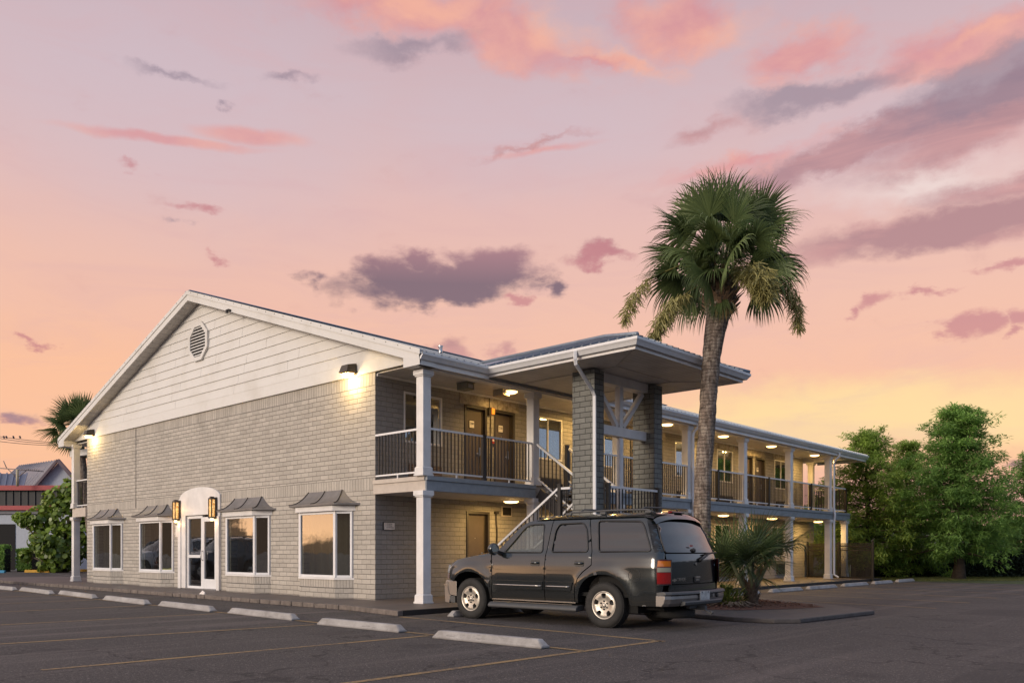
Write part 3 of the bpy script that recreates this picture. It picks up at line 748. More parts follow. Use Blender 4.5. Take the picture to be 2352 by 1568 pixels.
# bays
for bi, c in enumerate(bays):
    dpt = .28; pl = [(c-1.15,0),(c-.76,-dpt),(c+.76,-dpt),(c+1.15,0)]
    w = MB(); w.prism(pl+[(c+1.0,.1),(c-1.0,.1)], .1, .56)
    bw = P(w, 'bay_window', M['brick_bay'], bevel=.006)
    def off(s, dd=0): return [(c-1.15-s*.6,0.0),(c-.76-s*.45,-dpt-s),(c+.76+s*.45,-dpt-s),(c+1.15+s*.6,0.0)]
    w = MB(); w.prism(off(.03)+[(c+1.0,.1),(c-1.0,.1)], .562, .61); P(w, 'sill', M['white'], bw)
    # frame: posts and rails along the three faces
    w = MB(); z0, z1 = .612, 2.24; fr = [(c-1.1,-.02),(c-.75,-dpt+.02),(c+.75,-dpt+.02),(c+1.1,-.02)]
    for a, b_ in zip(fr[:-1], fr[1:]):
        w.bar((*a,z0+.03),(*b_,z0+.03),.05,.06); w.bar((*a,z1-.03),(*b_,z1-.03),.05,.06)
    for i, p in enumerate(fr): hw_ = .035 if i in (0,3) else .045; w.box(p[0]-hw_,p[0]+hw_,p[1]-.03,p[1]+.03,z0,z1)
    P(w, 'frame', M['white_metal'], bw, bevel=.004)
    w = MB()
    for a, b_ in zip(fr[:-1], fr[1:]):
        w.quad((*a,z0+.05),(*b_,z0+.05),(*b_,z1-.05),(*a,z1-.05))
    P(w, 'pane', M['glass'], bw, fixn=False)
    w = MB(); w.prism(off(.10)+[(c+1.0,.05),(c-1.0,.05)], 2.245, 2.38); P(w, 'head_fascia', M['white'], bw, bevel=.004)
    # bell-curved awning
    bt_ = [(c-1.42,-.0),(c-.98,-.46),(c+.98,-.46),(c+1.42,-.0)]; tp = [(c-.74,0.0),(c-.72,-.03),(c+.72,-.03),(c+.74,0.0)]
    w = MB(); N = 10; vs = []
    for i in range(N+1):
        t_ = i/N; zz = 2.43+.34*t_**2.1
        for a, b_ in zip(bt_, tp): vs.append((a[0]+(b_[0]-a[0])*t_, a[1]+(b_[1]-a[1])*t_, zz))
    fs = [(i*4+j, i*4+j+1, (i+1)*4+j+1, (i+1)*4+j) for i in range(N) for j in range(3)]
    w.add(vs, fs, sm=False)
    w.add([(*p,2.385) for p in bt_]+[(*p,2.431) for p in bt_], [(0,1,5,4),(1,2,6,5),(2,3,7,6),(3,2,1,0)])
    aw = P(w, 'awning', M['awning'], bw, fixn=False)
    w = MB()
    for k_ in (0, .5, 1):
        pts = []
        for i in range(N+1):
            t_ = i/N; a = (bt_[1][0]+(bt_[2][0]-bt_[1][0])*k_, -.46); b_ = (tp[1][0]+(tp[2][0]-tp[1][0])*k_, -.03)
            pts.append((a[0]+(b_[0]-a[0])*t_, a[1]+(b_[1]-a[1])*t_-.004, 2.43+.34*t_**2.1+.008))
        w.tube(pts, .014, 5)
    P(w, 'awning_seam', M['frame_dark'], bw)
    # drapes / interior
    if bi in (0, 3):
        w = MB(); n = 26
        for i in range(n):
            xa, xb = c-.95+1.9*i/n, c-.95+1.9*(i+1)/n; w.quad((xa,.15+.03*math.sin(i*1.3),.15),(xb,.15+.03*math.sin((i+1)*1.3),.15),(xb,.15+.03*math.sin((i+1)*1.3),2.35),(xa,.15+.03*math.sin(i*1.3),2.35), sm=True)
        P(w, 'window_drape', simple('olive drape', (.10,.09,.06), .9), bw, fixn=False)
    else:
        w = MB(); w.box(c-.9,c+.2,.7,.76,.1,1.0); w.box(c-.8,c-.3,1.5,1.55,.9,2.0); P(w, 'counter', simple('dark counter', (.05,.035,.03), .5), bw)
# yellow caution prop seen in second bay; emission makes its plastic look lit
w = MB(); w.tube([(-11.0,-.05,.68),(-10.8,.0,.64),(-10.55,.1,.68),(-10.4,.2,.75)], [.02,.05,.05,.02], 8)
tag(w.build('yellow_bowl', emis('glowing yellow plastic', (.6,.55,.02), .5), org=(-10.7,0,.6)), 'bright yellow bowl on the sill inside the bay window left of the entrance', 'bowl')
# entrance
def arcz(x): # arch top over the doors
    return 2.86 + .36*math.sqrt(max(0, 1-((x+8.58)/1.32)**2))
w = MB(); top = [(-9.9+2.6*i/20, 0) for i in range(21)]; top = [(x, arcz(x)) for x, _ in top]
w.prism([(-9.9,2.37)]+top+[(-7.3,2.37)], -.05, -.002, 'y'); w.box(-9.9,-9.45,-.05,-.002,.11,2.369); w.box(-7.47,-7.3,-.05,-.002,.11,2.369)
w.box(-9.9,-9.72,-.08,-.051,.1,2.3); w.box(-7.47,-7.3,-.08,-.051,.1,2.3)
ent = P(w, 'entrance_surround', M['white'], bevel=.005)
w = MB()
w.box(-9.42,-9.34,.0,.09,.11,2.35); w.box(-8.53,-8.44,.0,.09,.11,2.35); w.box(-9.34,-8.53,.0,.09,2.27,2.35); w.box(-9.34,-8.53,.0,.09,.11,.19); w.box(-9.34,-8.53,.0,.09,1.06,1.15)
sd = P(w, 'sidelight', M['white_metal'], bevel=.004); w = MB(); w.box(-9.34,-8.53,.04,.045,.19,2.27); P(w, 'pane', M['glass'], sd)
w = MB(); w.box(-8.43,-8.30,-.02,.05,.13,2.30); w.box(-7.66,-7.52,-.02,.05,.13,2.30); w.box(-8.30,-7.66,-.02,.05,2.16,2.30); w.box(-8.30,-7.66,-.02,.05,.13,.42)
dr = P(w, 'entrance_door', M['white_metal'], bevel=.004); w = MB(); w.box(-8.30,-7.66,.012,.018,.42,2.16); P(w, 'pane', M['glass'], dr)
w = MB(); w.tube([(-8.36,-.02,1.28),(-8.36,-.09,1.24),(-8.36,-.09,1.02),(-8.36,-.02,.98)], .016, 8); P(w, 'pull_handle', M['steel'], dr)
w = MB(); w.box(-9.4,-7.5,-.12,.0,.1,.125); P(w, 'threshold', M['steel'])
w = MB(); w.box(-9.3,-7.6,1.4,1.45,.1,2.3); P(w, 'lobby_partition', M['brown'])

# ------------------------------------------------------------------ stair canopy
cano = empty('stair_canopy', (4.2,4.0,0), 'hipped metal roofed canopy on two dark brick piers over the outside stair', 'canopy')
w = MB(); x0, x1, y0, y1, ze, yc = 1.95, 6.3, 1.62, 6.47, 5.57, 4.05
rz_, ax = 6.43, 3.75
w.add([(x0,y0,ze),(x1,y0,ze),(x1,y1,ze),(x0,y1,ze),(ax,yc,rz_),(-.57,yc,rz_),(-.57+.0,yc,rz_)], [(0,1,4,5),(1,2,4),(2,3,5,4)])
s = x0
while s < x1-.15:   # ribs on the two long slopes
    f_ = 1 if s <= ax else (x1-s)/(x1-ax)
    zt_ = ze+(rz_-ze)*f_
    for sg, ye in ((-1,y0),(1,y1)):
        w.bar((s,ye,ze+.018),(s,yc+(ye-yc)*(1-f_),zt_+.018), .045, .032)
    s += .228
s = y0+.2
while s < y1-.1:
    f_ = 1-abs(s-yc)/(y1-yc); w.bar((x1,s,ze+.018),(x1-(x1-ax)*f_,s,ze+(rz_-ze)*f_+.018), .045, .032); s += .228
P(w, 'roof', M['roof'], cano)
w = MB()
w.tube([(x1,y0,ze+.03),(ax,yc,rz_+.03),(-.5,yc,rz_+.03)], .05, 6); w.tube([(x1,y1,ze+.03),(ax,yc,rz_+.03)], .05, 6); P(w, 'hip_cap', M['roof'], cano)
gutter([((2.1,y0+.1),0,-1),((x1-.1,y0+.1),1,-1),((x1-.1,y1-.1),1,1),((2.1,y1-.1),0,1)], 'gutter', cano)
w = MB(); w.box(1.95,x1-.12,y0+.12,y0+.15,5.345,5.5); w.box(x1-.15,x1-.12,y0+.15,y1-.15,5.345,5.5); w.box(1.95,x1-.12,y1-.15,y1-.12,5.345,5.5); P(w, 'fascia', M['white'], cano)
w = MB(); zc = 5.375
a = [(2.06,y0+.15),(x1-.15,y0+.15),(x1-.15,y1-.15),(2.06,y1-.15)]
inn = [(2.06,2.9),(4.9,2.9),(4.9,5.2),(2.06,5.2)]
w.add([(p[0],p[1],zc) for p in a]+[(p[0],p[1],zc) for p in inn], [(0,1,5,4),(2,3,7,6)], 0); w.add([(p[0],p[1],zc) for p in (a[1],a[2],inn[2],inn[1])], [(0,1,2,3)], 1); w.add([(p[0],p[1],zc+.003) for p in inn], [(0,1,2,3)], 0)
P(w, 'soffit', [M['soffit_x'], M['soffit_y']], cano, fixn=False)
w = MB()
for p, q in ((a[1],inn[1]),(a[2],inn[2]),(inn[0],inn[1]),(inn[1],inn[2]),(inn[3],inn[2])): w.bar((*p,zc-.006),(*q,zc-.006),.035,.012)
P(w, 'soffit_batten', M['soffit'], cano)
for ya, yb in ((2.61,2.97),(5.04,5.40)):
    w = MB(); w.box(3.87,4.50,ya,yb,.1,5.335); P(w, 'brick_pier', M['brick_pier'], cano, bevel=.008)
w = MB(); w.box(4.06,4.32,2.972,5.038,5.15,5.37); w.box(3.8,4.6,2.55,2.6,5.2,5.33) if False else None; P(w, 'top_beam', M['white'], cano, bevel=.006)
w = MB(); w.box(4.10,4.28,2.975,5.035,3.97,4.19); P(w, 'cross_beam', M['white'], cano, bevel=.006)
w = MB(); w.box(4.12,4.26,3.93,4.07,4.19,5.15); P(w, 'king_post', M['white'], cano)
for sg in (-1, 1):
    w = MB(); w.bar((4.19,4.0+sg*.12,4.22),(4.19,4.0+sg*.95,5.12),.11,.11); P(w, 'brace', M['white'], cano)
w = MB(); w.box(4.15,4.23,3.96,4.04,.1,3.97); P(w, 'lower_post', M['white'], cano)
def downspout(pts, parent, name='downspout'):
    w = MB(); w.tube([Vector(p) for p in pts], .052, 4, sm=False); return w.build(name, M['white_metal'], parent, bevel=.01)
downspout([(4.75,1.60,5.50),(4.75,1.60,5.33),(4.74,1.63,5.24),(4.58,2.42,4.82),(4.57,2.52,4.70),(4.57,2.53,.30),(4.63,2.40,.2)], cano)
downspout([(2.12,11.35,5.42),(2.12,11.35,5.28),(1.95,11.3,5.08),(1.93,11.28,4.98),(1.93,11.28,2.96),(1.96,11.28,2.6),(1.93,11.28,2.5),(1.93,11.28,.28),(2.1,11.28,.16)], motel)
downspout([(2.12,22.95,5.42),(2.12,22.95,5.28),(1.95,22.86,5.08),(1.93,22.85,4.98),(1.93,22.85,3.1),(1.97,22.85,2.8),(1.93,22.85,2.5),(1.93,22.85,.28),(2.12,22.85,.16)], motel)

# ------------------------------------------------------------------ stair
st = empty('outside_staircase', (3,3.6,.1), 'U shaped outside staircase with white handrails and black balusters behind the brick piers', 'staircase')
Lz = 1.68
n1 = 7
for i in range(n1):  # upper flight, descending +x
    x = 1.92+i*(1.7/n1); z = 2.9-(i+1)*((2.9-Lz)/n1)
    w = MB(); w.box(x, x+.27, 3.76, 4.86, z-.0, z+.045); t_ = w.build('tread', M['concrete'], st)
    w = MB(); w.box(x+.24, x+.275, 3.75, 4.87, z+.047, z+.055); w.build('nosing', M['white'], t_)
n2 = 8
for i in range(n2):
    x = 3.5-(i+1)*.27; z = Lz-(i+1)*((Lz-.1)/(n2+1))
    w = MB(); w.box(x, x+.29, 2.58, 3.66, z, z+.045); t_ = w.build('tread', M['concrete'], st)
    w = MB(); w.box(x-.005, x+.03, 2.57, 3.67, z+.047, z+.055); w.build('nosing', M['white'], t_)
w = MB(); w.box(3.5, 4.62, 3.0, 5.0, Lz-.22, Lz+.045); w.box(3.5,3.84,2.52,3.0,Lz-.22,Lz+.045); w.build('landing', simple('dark stair paint', (.05,.045,.045), .6), st, bevel=.006)
md = simple('dark stringer', (.045,.040,.040), .55)
for y in (3.72, 4.90):
    w = MB(); w.bar((1.9,y,2.72),(3.55,y,1.55),.05,.30); w.build('stringer', md, st)
for y in (2.54, 3.68):
    w = MB(); w.bar((1.25,y,.12),(3.5,y,1.55),.05,.28); w.build('stringer', md, st)
def srail(p, q, h=1.0, lower=.14):
    p = Vector(p); q = Vector(q); L = math.hypot(q.x-p.x, q.y-p.y)
    w = MB(); w.bar(p+Vector((0,0,h)), q+Vector((0,0,h)), .055, .05); r = w.build('stair_rail', M['white_metal'], st)
    w = MB(); w.bar(p+Vector((0,0,lower)), q+Vector((0,0,lower)), .04, .035); w.build('bottom_rail', M['white_metal'], r); n = int(L/.125)
    for i in range(1, n):
        c = p+(q-p)*(i/n); b_ = MB(); b_.box(c.x-.011,c.x+.011,c.y-.011,c.y+.011,c.z+lower,c.z+h-.02); b_.build('baluster', M['black_metal'], r)
    return r
r = srail((1.87,3.70,2.97),(3.5,3.70,1.80)); 
r = srail((1.93,4.92,2.97),(3.6,4.92,1.75)); rpost(1.86,4.92,2.9,4.05,r)
r = srail((3.5,2.56,1.70),(1.2,2.56,.14)); rpost(3.55,2.56,1.5,2.78,r)
r = srail((3.6,2.56,1.70),(3.86,2.56,1.70)); 
r = srail((4.58,3.06,1.72),(4.58,5.02,1.72)); rpost(4.58,3.02,1.4,2.78,r); rpost(4.58,5.08,1.4,2.78,r)
r = srail((3.5,3.68,1.74),(1.4,3.68,.2))

# ------------------------------------------------------------------ lamps
WARM = (1.0, .60, .18)
def pt_light(name, loc, e, c=WARM, r=.06, spot=None, rot=None):
    ld = bpy.data.lights.new(name, 'SPOT' if spot else 'POINT'); ld.energy = e; ld.color = c; ld.specular_factor = .15; ld.shadow_soft_size = r
    if spot: ld.spot_size = math.radians(spot); ld.spot_blend = .6
    o = bpy.data.objects.new(name, ld); col.objects.link(o); o.location = loc
    if rot: o.rotation_euler = rot
    return o
M['lampglow'] = emis('lamp glow', (1.0, .74, .36), 4)
M['lampglow2'] = emis('ceiling lamp glow', (1.0, .62, .24), 5)
def wallpack(x, z, label):
    r = empty('wall_lamp', (x,-.06,z), label, 'wall lamp', 'floodlights under the gable siding')
    w = MB(); w.add([(x-.16,-.07,z+.13),(x+.16,-.07,z+.13),(x+.18,-.07,z-.12),(x-.18,-.07,z-.12),(x-.13,-.30,z+.08),(x+.13,-.30,z+.08),(x+.17,-.36,z-.10),(x-.17,-.36,z-.10)],
        [(0,3,2,1),(4,5,6,7),(0,1,5,4),(1,2,6,5),(3,0,4,7)])
    w.build('lamp_housing', simple('bronze lamp housing', (.06,.045,.03), .5), r, bevel=.01)
    w = MB(); w.quad((x-.14,-.10,z-.105),(x+.14,-.10,z-.105),(x+.14,-.32,z-.125),(x-.14,-.32,z-.125)); w.box(x-.12,x+.12,-.28,-.12,z-.19,z-.115); w.build('lamp_lens', M['lampglow'], r)
    pt_light('lamp_light', (x,-.30,z-.28), 50, (1,.70,.30), .06)
wallpack(-.8, 5.66, 'bronze floodlight glowing at the right end of the gable siding')
wallpack(-16.75, 5.66, 'bronze floodlight glowing at the left end of the gable siding')
def disc(x, y, z, label, e=11, grp='round balcony ceiling lights'):
    r = empty('ceiling_light', (x,y,z), label, 'ceiling light', grp)
    w = MB(); w.lathe([(0,.0),(.19,.0),(.20,-.03)], (x,y,z), seg=24); w.build('lamp_base', M['white_metal'], r)
    w = MB(); w.lathe([(.195,-.03),(.19,-.05),(.14,-.075),(0,-.085)], (x,y,z), seg=24); w.build('diffuser', M['lampglow2'], r)
    ld = bpy.data.lights.new('lamp_light', 'AREA'); ld.shape = 'DISK'; ld.size = .34; ld.energy = e*5.2; ld.color = WARM
    lo_ = bpy.data.objects.new('lamp_light', ld); col.objects.link(lo_); lo_.location = (x,y,z-.09)
up = ['upper ceiling light outside the first pair of doors', 'upper ceiling light behind the near brick pier', 'upper ceiling light just right of the far brick pier', 'upper ceiling light behind the tall palm trunk', 'upper ceiling light between the two downspouts',
      'farthest upper ceiling light near the balcony end']
for y, l in zip((3.68, 7.45, 11.3, 15.1, 19.0, 23.2), up): disc(.95, y, 5.46, l)
lo = ['lower ceiling light above the brown ground floor door', 'lower ceiling light behind the brick piers', 'lower ceiling light just left of the tall palm trunk', 'lower ceiling light hidden by the palm trunk', 'lower ceiling light above the low fan palm', 'lower ceiling light at the far corner of the wing']
for y, l in zip((3.72, 7.4, 11.35, 15.1, 19.05, 23.6), lo): disc(.95, y, 2.595, l, 12, 'ground floor ceiling lights')
def sconce(x, label):
    r = empty('wall_sconce', (x,-.05,2.5), label, 'sconce', 'tall glowing sconces beside the entrance')
    w = MB(); w.box(x-.02,x+.10,-.10,-.052,2.22,2.86); w.box(x-.10,x+.10,-.24,-.10,2.80,2.84); w.box(x-.10,x+.10,-.24,-.10,2.24,2.28); w.box(x-.05,x+.05,-.22,-.12,2.84,2.88)
    for sx in (-.10,.075): w.box(x+sx,x+sx+.025,-.24,-.215,2.28,2.80); w.box(x+sx,x+sx+.02,-.12,-.10,2.28,2.80)
    w.build('sconce_frame', M['frame_dark'], r)
    w = MB(); w.box(x-.08,x+.08,-.22,-.115,2.285,2.795)
    m, t, b = mat('seeded amber glass'); pos = t.node('ShaderNodeTexCoord').outputs['Object']
    v = t.node('ShaderNodeTexVoronoi'); t.link(pos, v.inputs['Vector']); v.inputs['Scale'].default_value = 38
    t.link(t.ramp(v.outputs['Distance'], [(.1,(1.,.75,.35)),(.6,(.30,.11,.015))]), b.inputs['Emission Color']); b.inputs['Emission Strength'].default_value = 1.7; b.inputs['Base Color'].default_value = (.3,.18,.05,1)
    w.build('sconce_glass', m, r)
    w = MB(); w.lathe([(0,0),(.04,0),(.05,-.06),(0,-.075)], (x,-.17,2.235), seg=12); w.build('sconce_bulb', M['lampglow'], r)
    pt_light('lamp_light', (x,-.17,2.10), 3.2, (1,.55,.22), .04)
    pt_light('lamp_light', (x+(.2 if x < -8.5 else -.2),-.25,2.55), 2.0, (1,.55,.22), .06)
sconce(-9.85, 'tall amber sconce left of the entrance arch'); sconce(-7.53, 'tall amber sconce right of the entrance arch')

# small things on the side wall
r = empty('air_conditioner', (0,1.6,3), 'brown louvred air conditioner under the first upper window', 'air conditioner', 'wall air conditioners under room windows')
w = MB(); w.box(0,.07,1.02,2.08,2.96,3.4); w.build('case', M['grille'], r, bevel=.01)
w = MB()
for i in range(9): w.box(.07,.085,1.06,2.04,3.0+i*.042,3.018+i*.042)
w.build('louvre', simple('pale louvre blade', (.3,.2,.13), .5), r)
acs = [(6.35,2.96,'dark air conditioner under the upper window by the stair head'), (9.1,2.96,'dark air conditioner on the upper floor behind the far brick pier'), (14.0,2.96,'dark air conditioner under the upper window left of the palm trunk'), (17.0,2.96,'dark air conditioner under the upper window between palm trunk and downspout'), (21.95,2.96,'dark air conditioner under the last upper window'),
       (17.0,.3,'dark air conditioner low on the ground floor wall behind the fan palm'),(22.0,.3,'dark air conditioner low on the ground floor wall beside the last brick panel')]
for y, z, lb in acs:
    r = empty('air_conditioner', (0,y,z), lb, 'air conditioner', 'wall air conditioners under room windows')
    w = MB(); w.box(0,.09,y-.52,y+.52,z,z+.44); w.build('case', M['frame_dark'], r, bevel=.01)
    w = MB()
    for i in range(9): w.box(.09,.10,y-.48,y+.48,z+.04+i*.042,z+.05+i*.042)
    w.build('louvre', M['black_metal'], r)
r = empty('fire_alarm', (.02,3.92,5.0), 'orange strobe fire alarm box between the two upper doors', 'fire alarm')
w = MB(); w.box(0,.08,3.80,3.89,4.93,5.14); w.build('horn_box', M['frame_dark'], r); w = MB(); w.box(0,.09,3.90,4.01,4.97,5.13); w.build('strobe', M['amber'], r, bevel=.01)
w = MB(); w.tube([(.03,3.85,5.44),(.03,3.85,5.14)], .015, 6); w.tube([(.03,3.90,4.93),(.03,3.90,3.0)], .014, 6); w.build('conduit', M['frame_dark'], r)
r = empty('fire_pull_station', (.02,3.95,4.2), 'red fire alarm pull box low between the two upper doors', 'alarm pull')
w = MB(); w.box(0.03,.08,3.90,4.02,4.18,4.34); w.build('pull_box', M['red'], r, bevel=.008); w = MB(); w.box(.08,.09,3.92,4.0,4.24,4.28); w.build('pull_bar', M['white'], r)
for (y, z, lb, m_) in ((2.2,5.28,'large grey box hanging under the balcony ceiling left of the doors', 'frame'), (3.5,5.30,'small beige box under the balcony ceiling beside the lit lamp', 'plate')):
    r = empty('ceiling_box', (.8,y,z), lb, 'junction box'); w = MB(); w.box(.62,.98,y-.13,y+.13,z,z+.18); w.box(.60,1.0,y-.15,y+.15,z+.16,z+.178); w.build('box_body', simple('grey box', (.20,.19,.15) if m_ == 'frame' else (.42,.37,.29), .6), r, bevel=.012)
    w = MB(); w.box(.981,.986,y-.08,y+.08,z+.03,z+.12); w.build('box_cover', M['soffit'], r)
r = empty('wall_notice', (.01,.39,1.86), 'small white notice plaque with three lines of dark text on the shaded corner wall', 'sign')
w = MB(); w.box(0,.03,.22,.56,1.76,1.96); w.build('plaque_frame', M['black'], r); w = MB(); w.box(.03,.034,.24,.56,1.775,1.945); w.build('plaque_face', M['plate'], r)
w = MB()
for row, (a, b_) in enumerate(((.31,.49),(.31,.50),(.31,.545))):
    y = a; 
    while y < b_-.02:
        l = U(.012,.032); w.box(.034,.0355,y,min(y+l,b_),1.908-row*.045,1.924-row*.045); y += l+.008
w.box(.034,.0355,.275,.292,1.908,1.924); w.box(.034,.0355,.275,.290,1.865,1.878)
w.build('text_line', M['black'], r)
r = empty('wall_vent', (.01,4.5,2.2), 'dark louvred vent high on the ground floor wall beside the stair', 'vent')
w = MB(); w.box(0,.03,4.35,4.75,2.22,2.5); w.build('vent_frame', M['tan'], r); w = MB(); w.box(.03,.034,4.38,4.72,2.25,2.47); w.build('vent_slats', M['dark'], r)
r = empty('drain_pipe', (.02,4.1,1), 'thin dark conduit bracket right of the brown ground floor door', 'pipe')
w = MB(); w.tube([(.03,4.12,2.3),(.05,4.10,2.2),(.04,4.14,1.8),(.04,4.12,.2)], .022, 8); w.box(.0,.08,4.06,4.18,2.28,2.34); w.build('pipe_run', M['frame_dark'], r)
r = empty('entrance_notice', (-10.1,-.01,1.95), 'pale paper notice on the brick between the second bay window and the entrance', 'sign'); w = MB(); w.box(-10.19,-9.96,-.014,0,1.72,2.08); w.build('notice_board', M['plate'], r)
for i in range(7):
    pass
r = empty('alarm_sticker', (-16.75,-.01,2.0), 'small white sign with a red round emblem beside the leftmost bay window', 'sign')
w = MB(); w.box(-16.92,-16.62,-.014,0,1.95,2.22); w.build('sign_face', M['plate'], r); w = MB(); w.lathe([(0,-.019),(.09,-.019),(.09,-.015)], (-16.77,0,2.12), 'y', 14); w.build('sign_emblem', M['red'], r)
w = MB(); w.box(-16.83,-16.71,-.018,-.015,1.975,1.995); w.build('sign_line', M['red'], r)

exec_after = True

# ------------------------------------------------------------------ SUV
SX, SY, SYAW, SS = 7.56408, -.30063, 3.17765, 1.0165
suv = empty('parked_suv', (SX, SY, 0), 'dark grey green full size SUV parked nose in beside the white corner column', 'car', rz=SYAW)
suv.scale = (SS, SS, SS); suv['wspace'] = 0
def car_paint():
    m, t, b = mat('dark metallic car paint'); pos = t.node('ShaderNodeTexCoord').outputs['Object']
    b.inputs['Metallic'].default_value = .4; b.inputs['Roughness'].default_value = .22
    b.inputs['Coat Weight'].default_value = 1; b.inputs['Coat Roughness'].default_value = .04; b.inputs['Coat IOR'].default_value = 1.62
    n = t.noise(pos, 1.3, 4, .6); d = t.noise(pos, 500, 1)
    t.link(t.mapr(n, .3, .7, .015, .05), b.inputs['Coat Roughness'])
    c = t.ramp(n, [(.3, (.007,.012,.015)), (.7, (.012,.018,.021))]); sx = t.node('ShaderNodeSeparateXYZ'); t.link(pos, sx.inputs[0])
    c = t.mix(t.mapr(sx.outputs[2], .30, .75, .35, 0, True), c, (.07,.06,.05,1))
    t.link(c, b.inputs['Base Color'])
    return m
CP = car_paint()
C_BLK = simple('car black plastic', (.018,.018,.019), .45); C_CHR = simple('satin chrome', (.45,.43,.40), .22, metal=.9, var=.05); C_RUB = simple('tyre rubber', (.020,.019,.018), .8, var=.3, scale=14, bump=.2)
C_GRY = simple('grey bumper plastic', (.06,.062,.065), .5, var=.1); C_BUMP = simple('dull chrome bumper', (.30,.28,.265), .30, metal=.75, var=.10)
C_RIM = simple('cast alloy wheel', (.50,.46,.40), .38, metal=.65, var=.10, scale=12); C_SHL = simple('inner black shell', (.006,.006,.006), .9)
C_RED = simple('red lens', (.22,.005,.005), .12, coat=1); C_AMB = simple('amber lens', (.45,.13,.008), .15, coat=1); C_CLR = simple('clear lens', (.22,.23,.19), .15, coat=1)
C_SEAT = simple('beige seat', (.20,.18,.15), .8); C_HL = glass_mat('headlamp lens', tint=(.5,.48,.44), refl=.2, wav=0)
def interp(tb, x):
    if x <= tb[0][0]: return tb[0][1]
    for (a, va), (b_, vb) in zip(tb[:-1], tb[1:]):
        if x <= b_:
            k_ = (x-a)/(b_-a); k_ = k_*k_*(3-2*k_)*.35 + k_*.65; return va+(vb-va)*k_
    return tb[-1][1]
ZT = [(.25,.90),(.36,.945),(.50,.972),(.62,.982),(.80,.990),(.95,.985),(1.08,.972),(1.17,.955),(1.215,.935),(1.26,.915),(1.5,.858),(1.70,.800),(1.76,.775),(1.80,.735)]
XR = [(.25,-1.13),(.60,-1.15),(.75,-1.145),(1.1,-1.125),(1.21,-1.10),(1.45,-.995),(1.68,-.885),(1.78,-.84),(1.82,-.80)]   # rear surface centre x
XF = [(.25,3.80),(.60,3.84),(.70,3.78),(.9,3.75),(1.0,3.68),(1.06,3.56)]
def Ys(x, z):
    y = interp(ZT, z)
    if x > 2.9: y -= .105*((x-2.9)/.85)**2
    xr = interp(XR, z)+.07
    if x < -.6: y -= .03*((-.6-x)/.5)**2
    d = x-xr
    if d < .13: q = max(0, min(1, 1-d/.13)); y -= .12*(1-math.sqrt(max(0, 1-q*q)))
    xf = interp(XF, z)-.10; d = xf-x
    if d < .22 and x > 3: q = max(0, min(1, 1-d/.22)); y -= .18*(1-math.sqrt(max(0, 1-q*q)))
    # wheel-arch flare
    for xc in (0, 2.946):
        r = math.hypot((x-xc), (z-.37)*1.02); 
        y += .022*math.exp(-((r-.56)/.10)**2)*(1 if z > .3 else 0)
    y += .006*math.exp(-((z-1.0)/.025)**2)
    return y
def Xr(y, z): return interp(XR, z)+.07*(abs(y)/.85)**2.4
def inpoly(p, poly):
    c = False; n = len(poly); j = n-1
    for i in range(n):
        if ((poly[i][1] > p[1]) != (poly[j][1] > p[1])) and p[0] < (poly[j][0]-poly[i][0])*(p[1]-poly[i][1])/(poly[j][1]-poly[i][1]+1e-12)+poly[i][0]: c = not c
        j = i
    return c
def dens_(poly, s):
    out = []
    for a, b_ in zip(poly, poly[1:]+poly[:1]):
        L = math.hypot(b_[0]-a[0], b_[1]-a[1]); n = max(1, int(L/s))
        for i in range(n): out.append((a[0]+(b_[0]-a[0])*i/n, a[1]+(b_[1]-a[1])*i/n))
    return out
def rounded(poly, r, n=4):
    out = []
    for i in range(len(poly)):
        p, a, b_ = Vector(poly[i]), Vector(poly[i-1]), Vector(poly[(i+1) % len(poly)])
        da, db = a-p, b_-p; ra = min(r, da.length*.45, db.length*.45)
        p1, p2 = p+da.normalized()*ra, p+db.normalized()*ra
        for k_ in range(n+1):
            t_ = k_/n; q = p1*(1-t_)**2+p*2*t_*(1-t_)+p2*t_**2; out.append((q.x, q.y))
    return out
def panel(mb, poly, mapf, holes=(), s=.05, depth=.018, mi=0, mirror=True):
    """triangulated curved sheet with returned edges"""
    loops = [dens_(poly, s)]+[dens_(h, s) for h in holes]
    vs, es = [], []
    for lp in loops:
        b0 = len(vs); vs += [Vector(p) for p in lp]; es += [(b0+i, b0+(i+1) % len(lp)) for i in range(len(lp))]
    xs = [p[0] for p in loops[0]]; ys = [p[1] for p in loops[0]]
    x = min(xs)+s*.5; r = 0
    while x < max(xs):
        y = min(ys)+s*.5
        while y < max(ys):
            q = (x, y)
            if inpoly(q, loops[0]) and not any(inpoly(q, h) for h in loops[1:]):
                if min((q[0]-v.x)**2+(q[1]-v.y)**2 for v in vs[:sum(len(l) for l in loops)]) > (s*.4)**2: vs.append(Vector(q))
            y += s
        x += s
    res = delaunay_2d_cdt(vs, es, [], 0, 1e-6)
    V, F = res[0], res[2]; keep = []
    for f_ in F:
        c = (sum(V[i].x for i in f_)/len(f_), sum(V[i].y for i in f_)/len(f_))
        if inpoly(c, loops[0]) and not any(inpoly(c, h) for h in loops[1:]): keep.append(tuple(f_))
    for sg in ((1, -1) if mirror else (1,)):
        pv = [mapf(v.x, v.y, sg, 0) for v in V]
        mb.add(pv, keep if sg == 1 else [k_[::-1] for k_ in keep], mi, True)
        if depth:
            for lp in loops:
                n = len(lp); o = [mapf(p[0], p[1], sg, 0) for p in lp]; i_ = [mapf(p[0], p[1], sg, depth) for p in lp]
                mb.add(o+i_, [(i, (i+1) % n, n+(i+1) % n, n+i) for i in range(n)], mi, False)
def mside(x, z, sg, d, off=0): return (x, sg*(Ys(x, z)-d+off), z)
def mrear(y, z, sg, d): return (Xr(y, z)+d, y, z)
